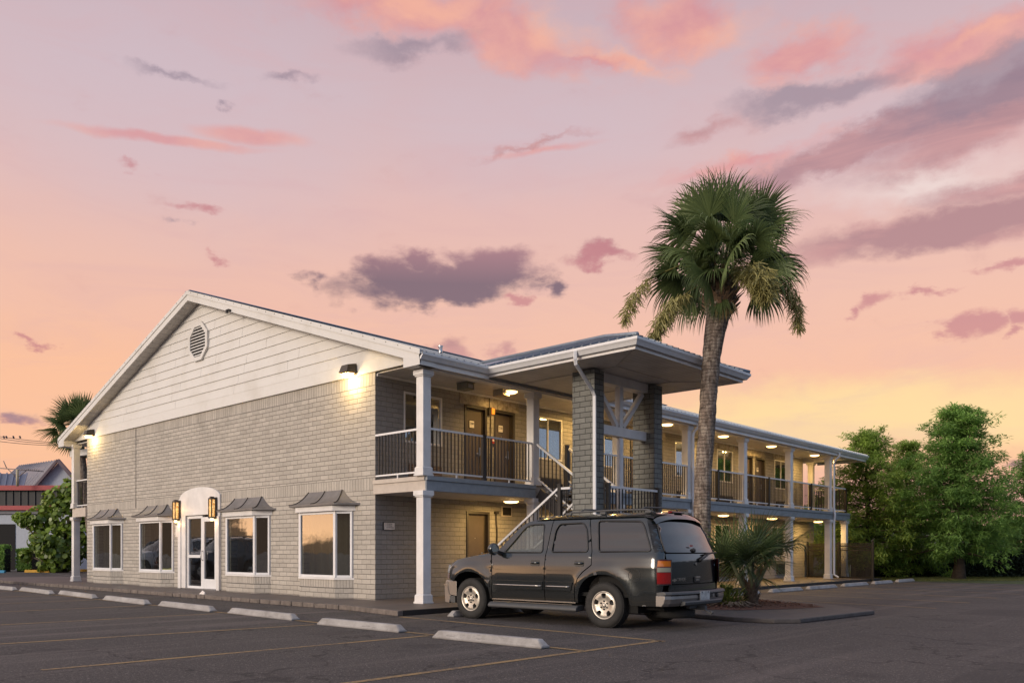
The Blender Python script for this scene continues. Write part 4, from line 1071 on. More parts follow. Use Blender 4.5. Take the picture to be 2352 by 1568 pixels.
def arch(xc, a0, a1, r=.50, n=22, zc=.37):
    out = []
    for i in range(n+1):
        a = math.radians(a0+(a1-a0)*i/n); c, s_ = math.cos(a), math.sin(a); e_ = 2/2.35
        out.append((xc+r*abs(c)**e_*(1 if c > 0 else -1), zc+r*.985*abs(s_)**e_*(1 if s_ > 0 else -1)))
    return out
WIN1 = rounded([(2.14,1.215),(1.93,1.44),(1.74,1.655),(1.60,1.70),(1.33,1.705),(1.275,1.215)], .05)
WIN2 = rounded([(1.085,1.22),(1.06,1.60),(1.00,1.70),(.50,1.71),(.40,1.58),(.325,1.225)], .06)
WIN3 = rounded([(.115,1.225),(.165,1.50),(.215,1.735),(-.62,1.71),(-.70,1.60),(-.865,1.235)], .06)
fender = [(2.40,.385),(2.39,.7),(2.405,1.0),(2.44,1.17),(2.46,1.205),(2.75,1.165),(3.05,1.12),(3.35,1.065),(3.50,1.01),(3.52,.9),(3.50,.72)]+[(3.445,.70)]+arch(2.946, 35, 178)+[(2.47,.385)]
fdoor = [(1.205,.395),(2.385,.395),(2.375,.7),(2.39,1.0),(2.42,1.205),(2.29,1.26),(2.0,1.535),(1.82,1.69),(1.68,1.755),(1.50,1.785),(1.155,1.79),(1.18,1.45),(1.195,1.21)]
rdoor = [(1.19,.395),(1.18,1.21),(1.165,1.45),(1.14,1.79),(.40,1.79),(.35,1.62),(.25,1.22),(.225,1.02),(.28,.98),(.40,.90),(.49,.80),(.545,.68),(.56,.55),(.56,.395)]
quart = [(.385,1.79),(.335,1.62),(.236,1.22),(.21,1.01),(.27,.965),(.385,.885),(.475,.79),(.53,.67),(.545,.55),(.545,.395),(.505,.385)]+arch(0, 2, 178)+[(-.52,.385),(-.70,.38),(-.95,.385),(-1.03,.42),(-1.045,.62),(-1.06,.72),(-1.05,1.1),(-1.03,1.205),(-.93,1.42),(-.82,1.66),(-.76,1.79)]

for sg in (1, -1):
    one = lambda x, z, s_, d, sg=sg: mside(x, z, sg, d)
    mb = MB(); panel(mb, fender, one, s=.045, mirror=False); mb.build('fender', CP, suv, fixn=True)
    mb = MB(); panel(mb, fdoor, one, [WIN1], s=.05, mirror=False); d = mb.build('front_door', CP, suv, fixn=True)
    mb = MB(); panel(mb, WIN1, lambda x, z, s_, dd, sg=sg: mside(x, z, sg, dd+.014), depth=0, s=.05, mirror=False); mb.build('window_glass', M['glass_car_clear'], d, fixn=False)
    mb = MB(); lp = [mside(x, z, sg, -.003) for x, z in WIN1]; mb.tube(lp+[lp[0]], .013, 6); mb.build('window_seal', C_BLK, d)
    mb = MB(); panel(mb, rdoor, one, [WIN2], s=.05, mirror=False); d2 = mb.build('rear_door', CP, suv, fixn=True)
    mb = MB(); panel(mb, WIN2, lambda x, z, s_, dd, sg=sg: mside(x, z, sg, dd+.014), depth=0, s=.05, mirror=False); mb.build('window_glass', M['glass_car'], d2, fixn=False)
    mb = MB(); lp = [mside(x, z, sg, -.003) for x, z in WIN2]; mb.tube(lp+[lp[0]], .013, 6); mb.build('window_seal', C_BLK, d2)
    mb = MB(); panel(mb, quart, one, [WIN3], s=.05, mirror=False); q_ = mb.build('quarter_panel', CP, suv, fixn=True)
    mb = MB(); panel(mb, WIN3, lambda x, z, s_, dd, sg=sg: mside(x, z, sg, dd+.012), depth=0, s=.05, mirror=False); mb.build('window_glass', M['glass_car'], q_, fixn=False)
    mb = MB(); lp = [mside(x, z, sg, -.002) for x, z in WIN3]; mb.tube(lp+[lp[0]], .013, 6); mb.build('window_seal', C_BLK, q_)
    # fuel flap outline, louvred rear pillar
    if sg == 1:
        mb = MB(); lp = [mside(-.60+.105*math.cos(a/20*2*math.pi), .86+.10*math.sin(a/20*2*math.pi), sg, -.001) for a in range(21)]; mb.tube(lp, .0045, 4); mb.build('fuel_flap', C_BLK, q_)
    mb = MB(); panel(mb, rounded([(-.705,1.735),(-.80,1.725),(-.93,1.44),(-1.035,1.225),(-.915,1.225)], .02, 2), lambda x, z, s_, dd, sg=sg: mside(x, z, sg, dd-.006), depth=.012, s=.06, mirror=False); pl_ = mb.build('pillar_louvre', C_BLK, q_, fixn=False)
    mb = MB()
    for i in range(13):
        zz = 1.29+i*.031; 
        if i == 7: continue
        xa = -.70-.19*(1.735-zz)/.51-.02; mb.bar(mside(xa,zz,sg,-.012), mside(xa-.10,zz,sg,-.012), .014, .008)
    mb.build('pillar_slat', C_BLK, pl_)
    # mouldings with chrome strips
    for par, xa, xb in ((d, 1.225, 2.36), (d2, .63, 1.175)):
        mb = MB(); panel(mb, rounded([(xa,.575),(xb,.575),(xb,.725),(xa-.04 if par is d2 else xa,.725)], .015, 2), lambda x, z, s_, dd, sg=sg: mside(x, z, sg, dd-.014), depth=.02, s=.08, mirror=False)
        mo = mb.build('door_moulding', CP, par, fixn=True)
        mb = MB(); mb.tube([mside(xa+.03+(xb-xa-.06)*i/8, .645, sg, -.020) for i in range(9)], .013, 6); mb.build('chrome_strip', C_CHR, mo)
    mb = MB(); panel(mb, [(2.42,.60),(2.50,.60),(2.56,.725),(2.42,.725)], lambda x, z, s_, dd, sg=sg: mside(x, z, sg, dd-.014), depth=.02, s=.08, mirror=False); mb.build('fender_moulding', CP, suv)
    # handles
    for par, xh in ((d, 1.40), (d2, .47)):
        mb = MB(); panel(mb, rounded([(xh-.10,.985),(xh+.10,.985),(xh+.10,1.085),(xh-.10,1.085)], .04), lambda x, z, s_, dd, sg=sg: mside(x, z, sg, dd-.004), depth=.008, s=.05, mirror=False); hb_ = mb.build('handle_recess', C_BLK, par, fixn=False)
        mb = MB(); mb.tube([mside(xh-.085,1.035,sg,-.006),mside(xh-.06,1.04,sg,-.030),mside(xh+.05,1.04,sg,-.030),mside(xh+.085,1.035,sg,-.008)], [.016,.02,.02,.014], 8); mb.build('door_handle', CP, par)
    # mirror
    mb = MB(); yb = .955
    mb.lathe([(.001,-.12),(.075,-.115),(.105,-.06),(.112,.0),(.105,.035),(.09,.05)], (0,0,0), 'x', 20)
    mb.v = [(-x*.75+2.22, sg*(1.12+y*1.02), 1.275+z*1.0) for x, y, z in mb.v]; 
    mr = mb.build('wing_mirror', CP, suv)
    mb = MB(); mb.lathe([(.001,0),(.094,0)], (0,0,0), 'x', 20); mb.v = [(2.184, sg*(1.12+y*1.0), 1.275+z*.98) for x, y, z in mb.v]; mb.build('mirror_glass', glass_mat('mirror', tint=(.05,.05,.05), refl=.8, wav=0), mr, fixn=False)
    mb = MB(); mb.bar((2.22,sg*.93,1.20),(2.22,sg*1.06,1.225),.10,.05); mb.build('mirror_arm', C_BLK, mr)
    # running board
    mb = MB(); mb.prism([(sg*.76,.25),(sg*1.0,.235),(sg*1.03,.255),(sg*1.02,.30),(sg*.97,.335),(sg*.80,.345)], .50, 2.46, 'x'); rb = mb.build('running_board', C_GRY, suv, bevel=.02)
    mb = MB(); mb.box(.60,2.36,*(sorted((sg*.985,sg*.99))),.345,.352); mb.bar((.55,sg*.955,.385),(2.40,sg*.955,.385),.02,.02); mb.build('rocker_trim', C_CHR, rb)
    # tail lamp
    for nm, zz0, zz1, mt in (('tail_lamp',.725,1.10,C_RED),):
        def mt_(u, z, s_, dd, sg=sg):   # wraps the corner: u from side (x) to rear (y)
            q = u/2; a = (-.985, Ys(-.985, z)+.010-dd); c_ = (-1.085+dd, .930-dd*.5); e_ = (-1.140+dd, .79)
            return ((1-q)**2*a[0]+2*q*(1-q)*c_[0]+q*q*e_[0], sg*((1-q)**2*a[1]+2*q*(1-q)*c_[1]+q*q*e_[1]), z)
        mb = MB(); N = 14
        def lens(za, zb, ua, ub, proud):
            q = MB(); vs = []; nu, nz = 12, 5
            for i in range(nu+1):
                for j in range(nz+1):
                    u = ua+(ub-ua)*i/nu; z_ = za+(zb-za)*j/nz; vs.append(mt_(u, z_, 1, -proud))
            q.add(vs, [(i*(nz+1)+j, (i+1)*(nz+1)+j, (i+1)*(nz+1)+j+1, i*(nz+1)+j+1) for i in range(nu) for j in range(nz)], 0, True); return q
        L_ = lens(.725, 1.10, 0, 2, 0.0).build('tail_lamp', simple('dark red lamp surround', (.10,.006,.008), .4), suv, fixn=False)
        lens(.74,.905,.12,1.9,.006).build('brake_lens', C_RED, L_, fixn=False); lens(.915,.985,.12,1.9,.006).build('reverse_lens', C_CLR, L_, fixn=False); lens(1.0,1.085,.12,1.9,.006).build('indicator_lens', C_AMB, L_, fixn=False)
        mb.tube([mt_(0,.72,1,-.002),mt_(0,1.10,1,-.002),mt_(.5,1.108,1,-.002),mt_(1.2,1.108,1,-.002),mt_(2,1.105,1,-.002),mt_(2,.72,1,-.002),mt_(1.2,.715,1,-.002),mt_(.5,.715,1,-.002),mt_(0,.72,1,-.002)], .007, 5); mb.build('lamp_seal', C_BLK, L_)
    # headlamp
    mb = MB()
    mb.add([(3.50,sg*(Ys(3.50,.98)+.004),.98),(3.66,sg*.80,.985),(3.71,sg*.55,.985),(3.72,sg*.55,.83),(3.69,sg*.80,.83),(3.52,sg*(Ys(3.52,.83)+.004),.83)], [(0,1,4,5),(1,2,3,4)], 0, True); hl = mb.build('headlamp', C_HL, suv, fixn=False)
    mb = MB(); mb.add([(3.52,sg*(Ys(3.52,.82)+.004),.82),(3.69,sg*.80,.82),(3.72,sg*.55,.82),(3.73,sg*.55,.72),(3.70,sg*.80,.72),(3.53,sg*(Ys(3.53,.72)+.004),.72)], [(0,1,4,5),(1,2,3,4)], 0, True); mb.build('front_indicator', C_AMB, hl, fixn=False)
# hood, windscreen, roof as grids
def grid(name, us, vs_, fn, m, par=suv, solid=0):
    q = MB(); P_ = [fn(u, v) for u in us for v in vs_]; n = len(vs_)
    q.add(P_, [(i*n+j, (i+1)*n+j, (i+1)*n+j+1, i*n+j+1) for i in range(len(us)-1) for j in range(n-1)], 0, True)
    return q.build(name, m, par, fixn=False)
lsp = lambda a, b_, n: [a+(b_-a)*i/n for i in range(n+1)]
HZ = [(2.30,1.262),(2.46,1.235),(2.75,1.195),(3.05,1.15),(3.35,1.095),(3.5,1.05),(3.6,1.01),(3.68,.985)]
def fh(u, v):
    ye = Ys(min(u, 3.50), 1.16)-.035-(0 if u < 3.4 else (u-3.4)*.5)
    y = ye*v; z = interp(HZ, u)+.035*(1-v*v)-.028*abs(v)**6 + .012*math.exp(-((abs(v)-.62)/.12)**2)
    return (u-.06*abs(v)**3*(1 if u > 3.3 else 0), y, z)
grid('hood', lsp(2.43,3.68,16), lsp(-1,1,20), fh, CP)
def fw(u, v):
    z = 1.235+(1.80-1.235)*u; xc = 2.50-(2.50-1.55)*u**.96; ye = interp([(1.2,.90),(1.5,.835),(1.76,.745),(1.83,.72)], z)
    return (xc-.17*v*v*(1-u*.3)+.02, ye*v, z+.03*u*(1-v*v))
grid('windscreen', lsp(0,1,10), lsp(-1,1,16), fw, M['glass_car_clear'])
def fc(u, v): # cowl strip / A pillars lower filler
    return (2.36+.12*u-.06*v*v, .90*v, 1.215+.03*(1-v*v))
grid('cowl', lsp(0,1,3), lsp(-1,1,8), fc, C_BLK)
def rz2(u, v):
    x = 1.60-(1.60+.82)*u
    edge = .78 if x < 1.5 else .78-(x-1.5)*.4
    y = edge*v; a = abs(v)
    z = 1.785 + .085*(1-a**3.0)**.9 + .012*(1-a*a)
    if x > 1.3: z -= (x-1.3)**2*.5
    if x < -.55: z -= (-.55-x)**2*.45
    return (x, y, z)
roof = grid('roof', lsp(0,1,26), [math.sin(math.pi/2*t_) for t_ in lsp(-1,1,24)], rz2, CP)
# rear spoiler lip with third brake light
grid('roof_lip', lsp(0,1,4), lsp(-1,1,16), lambda u, v: (-.81-.11*u+.05*v*v, (.775-.0*u)*v, rz2(1,v)[2]+.001-.02*u-.075*u*u), CP)
q = MB(); q.box(-.80,-.72,-.17,.17,1.862,1.885); q.build('third_brake_light', C_RED, suv, bevel=.01)
q = MB(); q.box(-.86,-.60,-.13,.13,1.852,1.868); q.build('brake_light_base', C_BLK, suv, bevel=.01)
# tailgate
TG = rounded([(-.745,.725),(.745,.725),(.80,1.15),(.795,1.195),(-.795,1.195),(-.80,1.15)], .03)
q = MB(); panel(q, TG, mrear, s=.06, mirror=False, depth=.02); tg = q.build('tailgate', CP, suv, fixn=True)
RG = rounded([(-.80,1.215),(.80,1.215),(.765,1.45),(.69,1.715),(-.69,1.715),(-.765,1.45)], .04)
q = MB(); panel(q, RG, mrear, s=.07, mirror=False, depth=.015); rg = q.build('rear_window', M['glass_car'], suv, fixn=True)
q = MB(); lp = [mrear(y, z, 1, -.002) for y, z in RG]; q.tube(lp+[lp[0]], .009, 5); q.build('window_seal', C_BLK, rg)
q = MB(); q.box(-1.105,-1.085,-.06,.06,1.235,1.275); q.lathe([(.001,-1.13),(.03,-1.125),(.04,-1.09)], (0,0,1.25), 'x', 12); q.build('wiper_cap', C_BLK, rg, bevel=.008)
q = MB(); q.box(-1.093,-1.088,.02,.11,1.31,1.335); q.build('window_sticker', simple('red sticker', (.35,.06,.05), .6), rg)
q = MB(); q.tube([(-1.14,-.12,1.08),(-1.16,-.16,1.11),(-1.155,-.34,1.16),(-1.13,-.48,1.20)], [.03,.022,.014,.012], 8); q.bar((-1.14,-.30,1.185),(-1.11,-.76,1.215),.03,.018); q.build('rear_wiper', C_BLK, tg)
q = MB(); q.box(-1.165,-1.14,-.10,.08,.735,.83); q.build('tailgate_latch', C_BLK, tg, bevel=.012); q = MB(); q.box(-1.175,-1.165,-.085,.065,.80,.83); q.box(-1.170,-1.166,-.06,.05,.765,.785); q.build('latch_handle', C_CHR, tg, bevel=.004)
q = MB(); q.prism([(-.03,1.03),(.0,1.055),(.03,1.03),(.0,1.005)], -1.147, -1.137, 'x'); q.build('lock_cover', C_CHR, tg)
t_ = textmesh('TAHOE', .082, (-1.152,.50,.79), (math.radians(90),0,math.radians(-90)), C_CHR, tg, .003, 'badge_lettering')
q = MB(); q.prism([(.655,.775),(.70,.775),(.70,.762),(.745,.762),(.752,.775),(.80,.775),(.79,.80),(.745,.80),(.745,.813),(.70,.813),(.693,.80),(.648,.80)], -1.150, -1.142, 'x'); q.v = [(x, y-.02, z) for x, y, z in q.v]; q.build('bowtie_badge', C_CHR, tg)
# lower apron + rear bumper
q = MB(); panel(q, rounded([(-.78,.615),(.78,.615),(.76,.712),(-.76,.712)], .02), mrear, s=.06, mirror=False); q.build('tailgate_apron', CP, suv, fixn=True)
def bump(name, y0, y1, prof, m, xoff=0, par=suv, n=24, curve=.10, wrap=0):
    q = MB(); vs = []
    for i in range(n+1):
        y = y0+(y1-y0)*i/n; c = curve*(abs(y)/.95)**3+ (wrap*max(0,(abs(y)-.86)/.12)**2 if wrap else 0)
        for dx, z in prof: vs.append((xoff+dx+c, y, z))
    L = len(prof); q.add(vs, [(i*L+k_, i*L+(k_+1)%L, (i+1)*L+(k_+1)%L, (i+1)*L+k_) for i in range(n) for k_ in range(L)]+[tuple(range(L)), tuple(n*L+k_ for k_ in range(L))[::-1]], 0, False)
    return q.build(name, m, par, bevel=.008)
rbm = bump('rear_bumper', -.97, .97, [(0,.60),(-.12,.615),(-.155,.60),(-.165,.565),(-.10,.55),(0,.55)], C_GRY, -1.13, wrap=.05)
bump('bumper_face', -.965, .965, [(.02,.552),(-.135,.552),(-.14,.50),(-.12,.43),(-.08,.385),(.02,.385)], C_BUMP, -1.13, rbm, wrap=.05)
bump('bumper_step', -.62, .62, [(.02,.462),(-.17,.462),(-.19,.445),(-.18,.40),(-.12,.385),(.02,.385)], C_GRY, -1.13, rbm)
q = MB(); q.box(-1.298,-1.285,-.19,.13,.43,.60); q.v = [(x, y+.02, z) for x, y, z in q.v]; pm, pt_, pb = mat('number plate'); 
nz = pt_.noise(pt_.node('ShaderNodeTexCoord').outputs['Object'], 14, 3, .6); pt_.link(pt_.ramp(nz, [(.35,(.30,.31,.31)),(.65,(.50,.51,.50))]), pb.inputs['Base Color']); pb.inputs['Roughness'].default_value = .4
q.build('licence_plate', pm, rbm); q = MB(); 
for y in (-.11,.09): q.lathe([(.0,-1.303),(.01,-1.303),(.01,-1.298)], (0,y,.585), 'x', 8)
q.build('plate_bolt', C_BLK, rbm)
q = MB(); q.box(-1.275,-1.268,-.32,-.20,.49,.56); q.lathe([(0,-1.285),(.035,-1.285),(.035,-1.26)], (0,-.47,.52), 'x', 12); q.build('tow_socket', C_BLK, rbm, bevel=.004)
q = MB(); q.box(-1.32,-.95,-.035,.035,.30,.36); q.bar((-1.15,-.28,.36),(-1.15,.28,.36),.06,.06); q.bar((-1.30,0,.30),(-1.42,-.0,.24),.05,.02); q.tube([(-1.42,0,.24),(-1.42,0,.29)], .024, 10); q.build('tow_hitch', C_GRY, suv)
q = MB(); q.lathe([(.0,.31),(.33,.31),(.36,.27),(.36,.20),(.33,.16),(0,.16)], (-.72,0,0), 'z', 28); q.build('spare_tyre', C_RUB, suv)
q = MB(); q.box(-.9,3.3,-.60,.60,.30,.45); q.box(-.55,-.1,.30,.8,.25,.40); q.box(-1.05,-.50,-.86,.86,.385,.60); q.tube([(0,-.8,.36),(0,.8,.36)], .07, 10); q.tube([(2.946,-.8,.36),(2.946,.8,.36)], .07, 10); q.build('chassis', C_SHL, suv)
# front bumper & grille
fb = bump('front_bumper', -.955, .955, [(-.12,.68),(.06,.685),(.09,.66),(.085,.55),(.05,.42),(-.12,.40)], C_BUMP, 3.72, curve=-.17, wrap=-.20)
bump('valance', -.93, .93, [(-.12,.40),(.03,.40),(.0,.28),(-.12,.26)], C_GRY, 3.70, fb, curve=-.16, wrap=-.2)
q = MB(); q.box(3.62,3.72,-.53,.53,.70,.985); g_ = q.build('grille', C_BLK, suv, bevel=.01)
q = MB(); q.box(3.71,3.74,-.54,.54,.82,.86); q.build('grille_bar', C_CHR, g_, bevel=.01)
for sg in (1,-1):   # bumper side wings seen in front of the front wheel
    q = MB(); q.prism([(3.40,.685),(3.60,.70),(3.66,.55),(3.64,.27),(3.53,.26),(3.47,.42),(3.42,.45)], sg*.86, sg*.925, 'y'); q.build('bumper_wing', C_BUMP, fb, bevel=.012)
    q = MB(); q.bar((3.42,sg*.93,.60),(3.66,sg*.93,.60),.012,.02); q.build('bumper_trim', C_CHR, fb)
# inner shell: dark arches, floor, pillars behind glass
q = MB()
def msh(x, z, sg, d): return (x, sg*(Ys(x, z)-.035-d), z)
panel(q, [(2.46,.38),(2.50,1.19),(3.40,1.05),(3.45,.69)]+arch(2.946,35,178,r=.52), msh, s=.12, depth=0)
panel(q, [(-1.0,.45),(-1.0,1.19),(2.50,1.19),(2.47,.38),(.53,.38)]+arch(0,2,178,r=.52), msh, s=.12, depth=0)
for xc in (0,2.946):
    A_ = arch(xc, 2, 178, r=.53)
    for sg in (1,-1): 
        vs = [(x, sg*.97 if 0 else sg*(Ys(x,z)-.02), z) for x, z in A_]+[(x, sg*.52, z) for x, z in A_]; n = len(A_)
        q.add(vs, [(i,i+1,n+i+1,n+i) for i in range(n-1)]); q.add([(x,sg*.52,z) for x, z in A_]+[(xc,sg*.52,.3)], [(i,i+1,n) for i in range(n-1)])
q.build('body_shell', C_SHL, suv, fixn=False)
q = MB(); q.box(-.9,2.3,-.88,.88,.5,.56); q.box(2.2,2.45,-.88,.88,.56,1.15); q.box(-.95,.15,-.86,.86,.56,1.0); q.build('cabin_floor', C_SHL, suv)
for xs_, n_ in ((1.15,2),(.25,2)):
    for sg in (1,-1):
        q = MB(); q.box(xs_,xs_+.5,sg*.42-.25,sg*.42+.25,.6,.88); q.prism([(xs_,.85),(xs_+.12,.85),(xs_-.02,1.42),(xs_-.14,1.40)], sg*.42-.24, sg*.42+.24, 'y'); s_ = q.build('seat', C_SEAT, suv, bevel=.05)
        q = MB(); q.box(xs_-.15,xs_-.05,sg*.42-.12,sg*.42+.12,1.45,1.62); q.build('headrest', C_SEAT, s_, bevel=.04)
q = MB(); q.lathe([(.17,0),(.185,.012),(.17,.024),(.155,.012),(.17,0)], (0,0,0), 'x', 20); q.v = [(1.85+x+.25*(z), .42+y, 1.12+z*.95) for x, y, z in q.v]; q.build('steering_wheel', C_BLK, suv)
# roof rack
for sg in (1,-1):
    q = MB(); q.tube([(1.0,sg*.60,1.85),(.9,sg*.60,1.895),(.0,sg*.60,1.91),(-.6,sg*.60,1.90),(-.72,sg*.60,1.855)], [.014,.016,.016,.016,.014], 8); rr = q.build('roof_rail', C_GRY, suv)
    q = MB()
    for x in (.95,.25,-.62): q.box(x-.06,x+.06,sg*.60-.022,sg*.60+.022,1.845,1.89)
    q.build('rail_foot', C_GRY, rr, bevel=.012)
for x in (.70,-.50):
    q = MB(); q.tube([(x,-.60,1.91),(x,-.5,1.945),(x,0,1.955),(x,.5,1.945),(x,.60,1.91)], .012, 8); q.build('roof_crossbar', C_GRY, suv)
# wheels
def wheel(xc, sg, steer=0):
    R_, RI, ww = .372, .226, .245
    yo = sg*.965
    def T(p): return (xc+p[0], yo-sg*p[1], .365+p[2])
    prof = []
    for r, h in [(RI-.012,.03),(RI+.006,.012),(RI+.03,.004),(RI+.075,-.006),(R_-.035,.004),(R_-.012,.02),(R_,.045),(R_+.002,ww/2),(R_,ww-.045),(R_-.012,ww-.02),(R_-.035,ww-.004),(RI+.03,ww),(RI-.012,ww-.02)]: prof.append((r,h))
    q = MB(); q.lathe(prof, (0,0,0), 'y', 56); q.v = [T(p) for p in q.v]; 
    wv = [(x, y, max(z, .003)) for x, y, z in q.v]; q.v = wv
    ty = q.build('wheel', C_RUB, suv)
    q = MB()   # tread blocks
    for k_ in range(60):
        a = 2*math.pi*k_/60
        for h0, h1, da in ((.03,.085,0),(.095,.15,.05),(.16,.215,0)):
            v = []
            for aa, rr_ in ((a+da,R_-.002),(a+da+.075,R_-.002),(a+da+.075,R_+.006),(a+da,R_+.006)):
                for hh in (h0,h1): v.append(T((rr_*math.cos(aa), hh, rr_*math.sin(aa))))
            v = [(x,y,max(z,.002)) for x,y,z in v]
            q.add(v, [(0,2,3,1),(4,5,7,6),(0,1,7,6),(2,4,5,3),(0,6,4,2),(1,3,5,7)])
    q.build('tyre_tread', C_RUB, ty)
    # rim: outer lip + five window face
    q = MB(); q.lathe([(RI-.035,.09),(RI-.022,.022),(RI-.006,.008),(RI+.004,.012),(RI+.002,.03)], (0,0,0), 'y', 48); q.v = [T(p) for p in q.v]; rm = q.build('rim', C_RIM, ty)
    holes = []
    for k_ in range(5):
        a = math.pi/2+k_*2*math.pi/5; da0, da1 = .20, .27
        pts_ = [(.118,a-da0*1.25),(.118,a+da0*1.25),(.192,a+da1),(.2,a),(.192,a-da1)]
        holes.append(rounded([(r*math.cos(t1), r*math.sin(t1)) for r, t1 in pts_], .022, 3))
    outer = [((RI-.02)*math.cos(2*math.pi*i/60), (RI-.02)*math.sin(2*math.pi*i/60)) for i in range(60)]
    def mw(u, v, s_, d_):
        r = math.hypot(u, v); dish = .022+.018*max(0, math.cos(min(1, abs(r-.14)/.09)*math.pi/2))*-1 + (.025 if r < .075 else 0)*0
        dish = .030-.020*math.exp(-((r-.17)/.05)**2)+.0*r
        if r < .07: dish = .020+.01*(r/.07)
        return T((u, dish+d_, v))
    q = MB(); panel(q, outer, mw, holes, s=.022, depth=.055, mirror=False); q.build('rim_spokes', C_RIM, rm, fixn=True)
    q = MB(); q.lathe([(0,.095),(RI-.02,.095)], (0,0,0), 'y', 30); q.lathe([(.10,.07),(.15,.07),(.15,.09)], (0,0,0), 'y', 30); q.v = [T(p) for p in q.v]; q.build('brake_disc', simple('dark brake', (.03,.027,.025), .6), rm, fixn=False)
    q = MB(); q.lathe([(0,.006),(.03,.008),(.038,.02),(.038,.04)], (0,0,0), 'y', 20); q.v = [T(p) for p in q.v]; q.build('hub_cap', C_RIM, rm)
    q = MB()
    for k_ in range(6):
        a = math.pi/6+k_*math.pi/3; q.lathe([(0,.012),(.013,.012),(.015,.03)], (.066*math.cos(a),0,.066*math.sin(a)), 'y', 8)
    q.v = [T(p) for p in q.v]; q.build('lug_nut', C_BLK, rm)
for xc in (0, 2.946):
    for sg in (1, -1): wheel(xc, sg)

# two more cars in the front row, left of the frame, whose mirror images show in the bay windows
def car_variant(x, y, yaw, paint, label):
    r = copy_tree(suv); r.location = (x, y, 0); r.rotation_euler = (0,0,yaw); tag(r, label, 'car')
    def walk(o):
        for c in [k_ for k_ in col.objects if k_.parent == o]:
            if c.type == 'MESH':
                for sl in c.material_slots:
                    if sl.material == CP: sl.link = 'OBJECT'; sl.material = paint
            walk(c)
    walk(r); return r
WP = simple('white car paint', (.62,.62,.64), .3, coat=1, var=.03)
car_variant(-24.2, -8.1, math.pi/2, WP, 'white SUV mirrored in the bay window left of the entrance')
car_variant(-19.9, -8.3, math.pi/2, simple('blue black car paint', (.02,.022,.03), .3, coat=1), 'dark SUV mirrored in the glass of the entrance doors')
# ------------------------------------------------------------------ palms
def fan_leaf(mb, base, dirv, pet, R0, nseg=34, spread=2.45, droop=.5, w0=.034, shade=.5, curl=.4, up=None, fold=.35):
    """fan frond: petiole plus radial blades; dirv = petiole direction"""
    base = Vector(base); d = Vector(dirv).normalized()
    tip = base + d*pet + Vector((0,0,-.12*pet*droop))
    # petiole
    n0 = len(mb.f)
    mid = base+d*pet*.5+Vector((0,0,.05*pet))
    mb.tube([base, mid, tip], [.014,.010,.008], 4, sm=True, caps=False); mb.c += [shade*.4]*(len(mb.f)-n0)
    d2 = (tip-mid).normalized()
    side = d2.cross(Vector((0,0,1))); 
    if side.length < .05: side = Vector((1,0,0))
    side.normalize(); nrm = side.cross(d2).normalized()
    if up is not None: 
        rm = Matrix.Rotation(up, 3, d2); side = rm @ side; nrm = rm @ nrm
    for i in range(nseg):
        a = (i/(nseg-1)-.5)*2*spread/2*1.0*1.02
        dd = (d2*math.cos(a)+side*math.sin(a)).normalized()
        dd = (dd + nrm*(.22*math.cos(a*1.2)-.10) + Vector((0,0,-1))*fold*abs(math.sin(a))*.4).normalized()
        L = R0*(1-.22*(abs(a)/(spread/2))**2)*U(.88,1.05); p = tip.copy(); b_ = (nrm.cross(dd)).normalized()
        bw = w0*U(.85,1.15); pts_ = []; K = 6; v = dd.copy(); dr = droop*U(.6,1.5)
        for k_ in range(K+1):
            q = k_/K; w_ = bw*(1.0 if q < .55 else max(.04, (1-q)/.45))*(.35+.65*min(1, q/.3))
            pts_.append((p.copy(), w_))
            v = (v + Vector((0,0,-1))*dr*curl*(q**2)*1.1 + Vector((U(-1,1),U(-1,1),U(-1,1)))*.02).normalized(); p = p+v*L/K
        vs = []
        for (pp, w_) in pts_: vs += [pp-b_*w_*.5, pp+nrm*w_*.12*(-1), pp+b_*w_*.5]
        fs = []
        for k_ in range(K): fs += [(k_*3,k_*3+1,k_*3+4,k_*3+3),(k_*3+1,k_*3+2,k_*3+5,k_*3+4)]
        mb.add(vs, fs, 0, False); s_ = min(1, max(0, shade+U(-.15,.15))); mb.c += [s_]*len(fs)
def new_mb():
    m_ = MB(); m_.c = []; return m_
def trunk_mat():
    m, t, b = mat('ringed palm trunk'); pos = t.node('ShaderNodeTexCoord').outputs['Object']
    sx = t.node('ShaderNodeSeparateXYZ'); t.link(pos, sx.inputs[0])
    zz = t.math('ADD', sx.outputs[2], t.math('MULTIPLY', t.noise(pos, 5, 4, .6), .12))
    ring = t.math('FRACT', t.math('MULTIPLY', zz, 13)); n = t.noise(pos, 9, 6, .7)
    mp_ = t.node('ShaderNodeMapping'); mp_.inputs['Scale'].default_value = (9,9,2.2); t.link(pos, mp_.inputs['Vector']); lich = t.noise(mp_.outputs[0], 1.4, 5, .7)
    c = t.ramp(n, [(.36,(.08,.058,.045)),(.64,(.30,.235,.19))]); c = t.mix(t.mapr(lich, .5, .60, 0, .7), c, (.42,.36,.30,1))
    c = t.mix(t.mapr(ring, .0, .3, .8, 0), c, (.03,.021,.016,1)); t.link(c, b.inputs['Base Color']); b.inputs['Roughness'].default_value = .9
    bn = t.node('ShaderNodeBump'); bn.inputs['Strength'].default_value = 1; bn.inputs['Distance'].default_value = .035
    t.link(t.math('ADD', t.math('MULTIPLY', ring, .5), n), bn.inputs['Height']); t.link(bn.outputs[0], b.inputs['Normal'])
    return m
M['trunk'] = trunk_mat()
def blob_on_axis(mb, x, y):
    pass
random.seed(11)
PW = 18.3
pb_ = at(1611, 1383, PW)
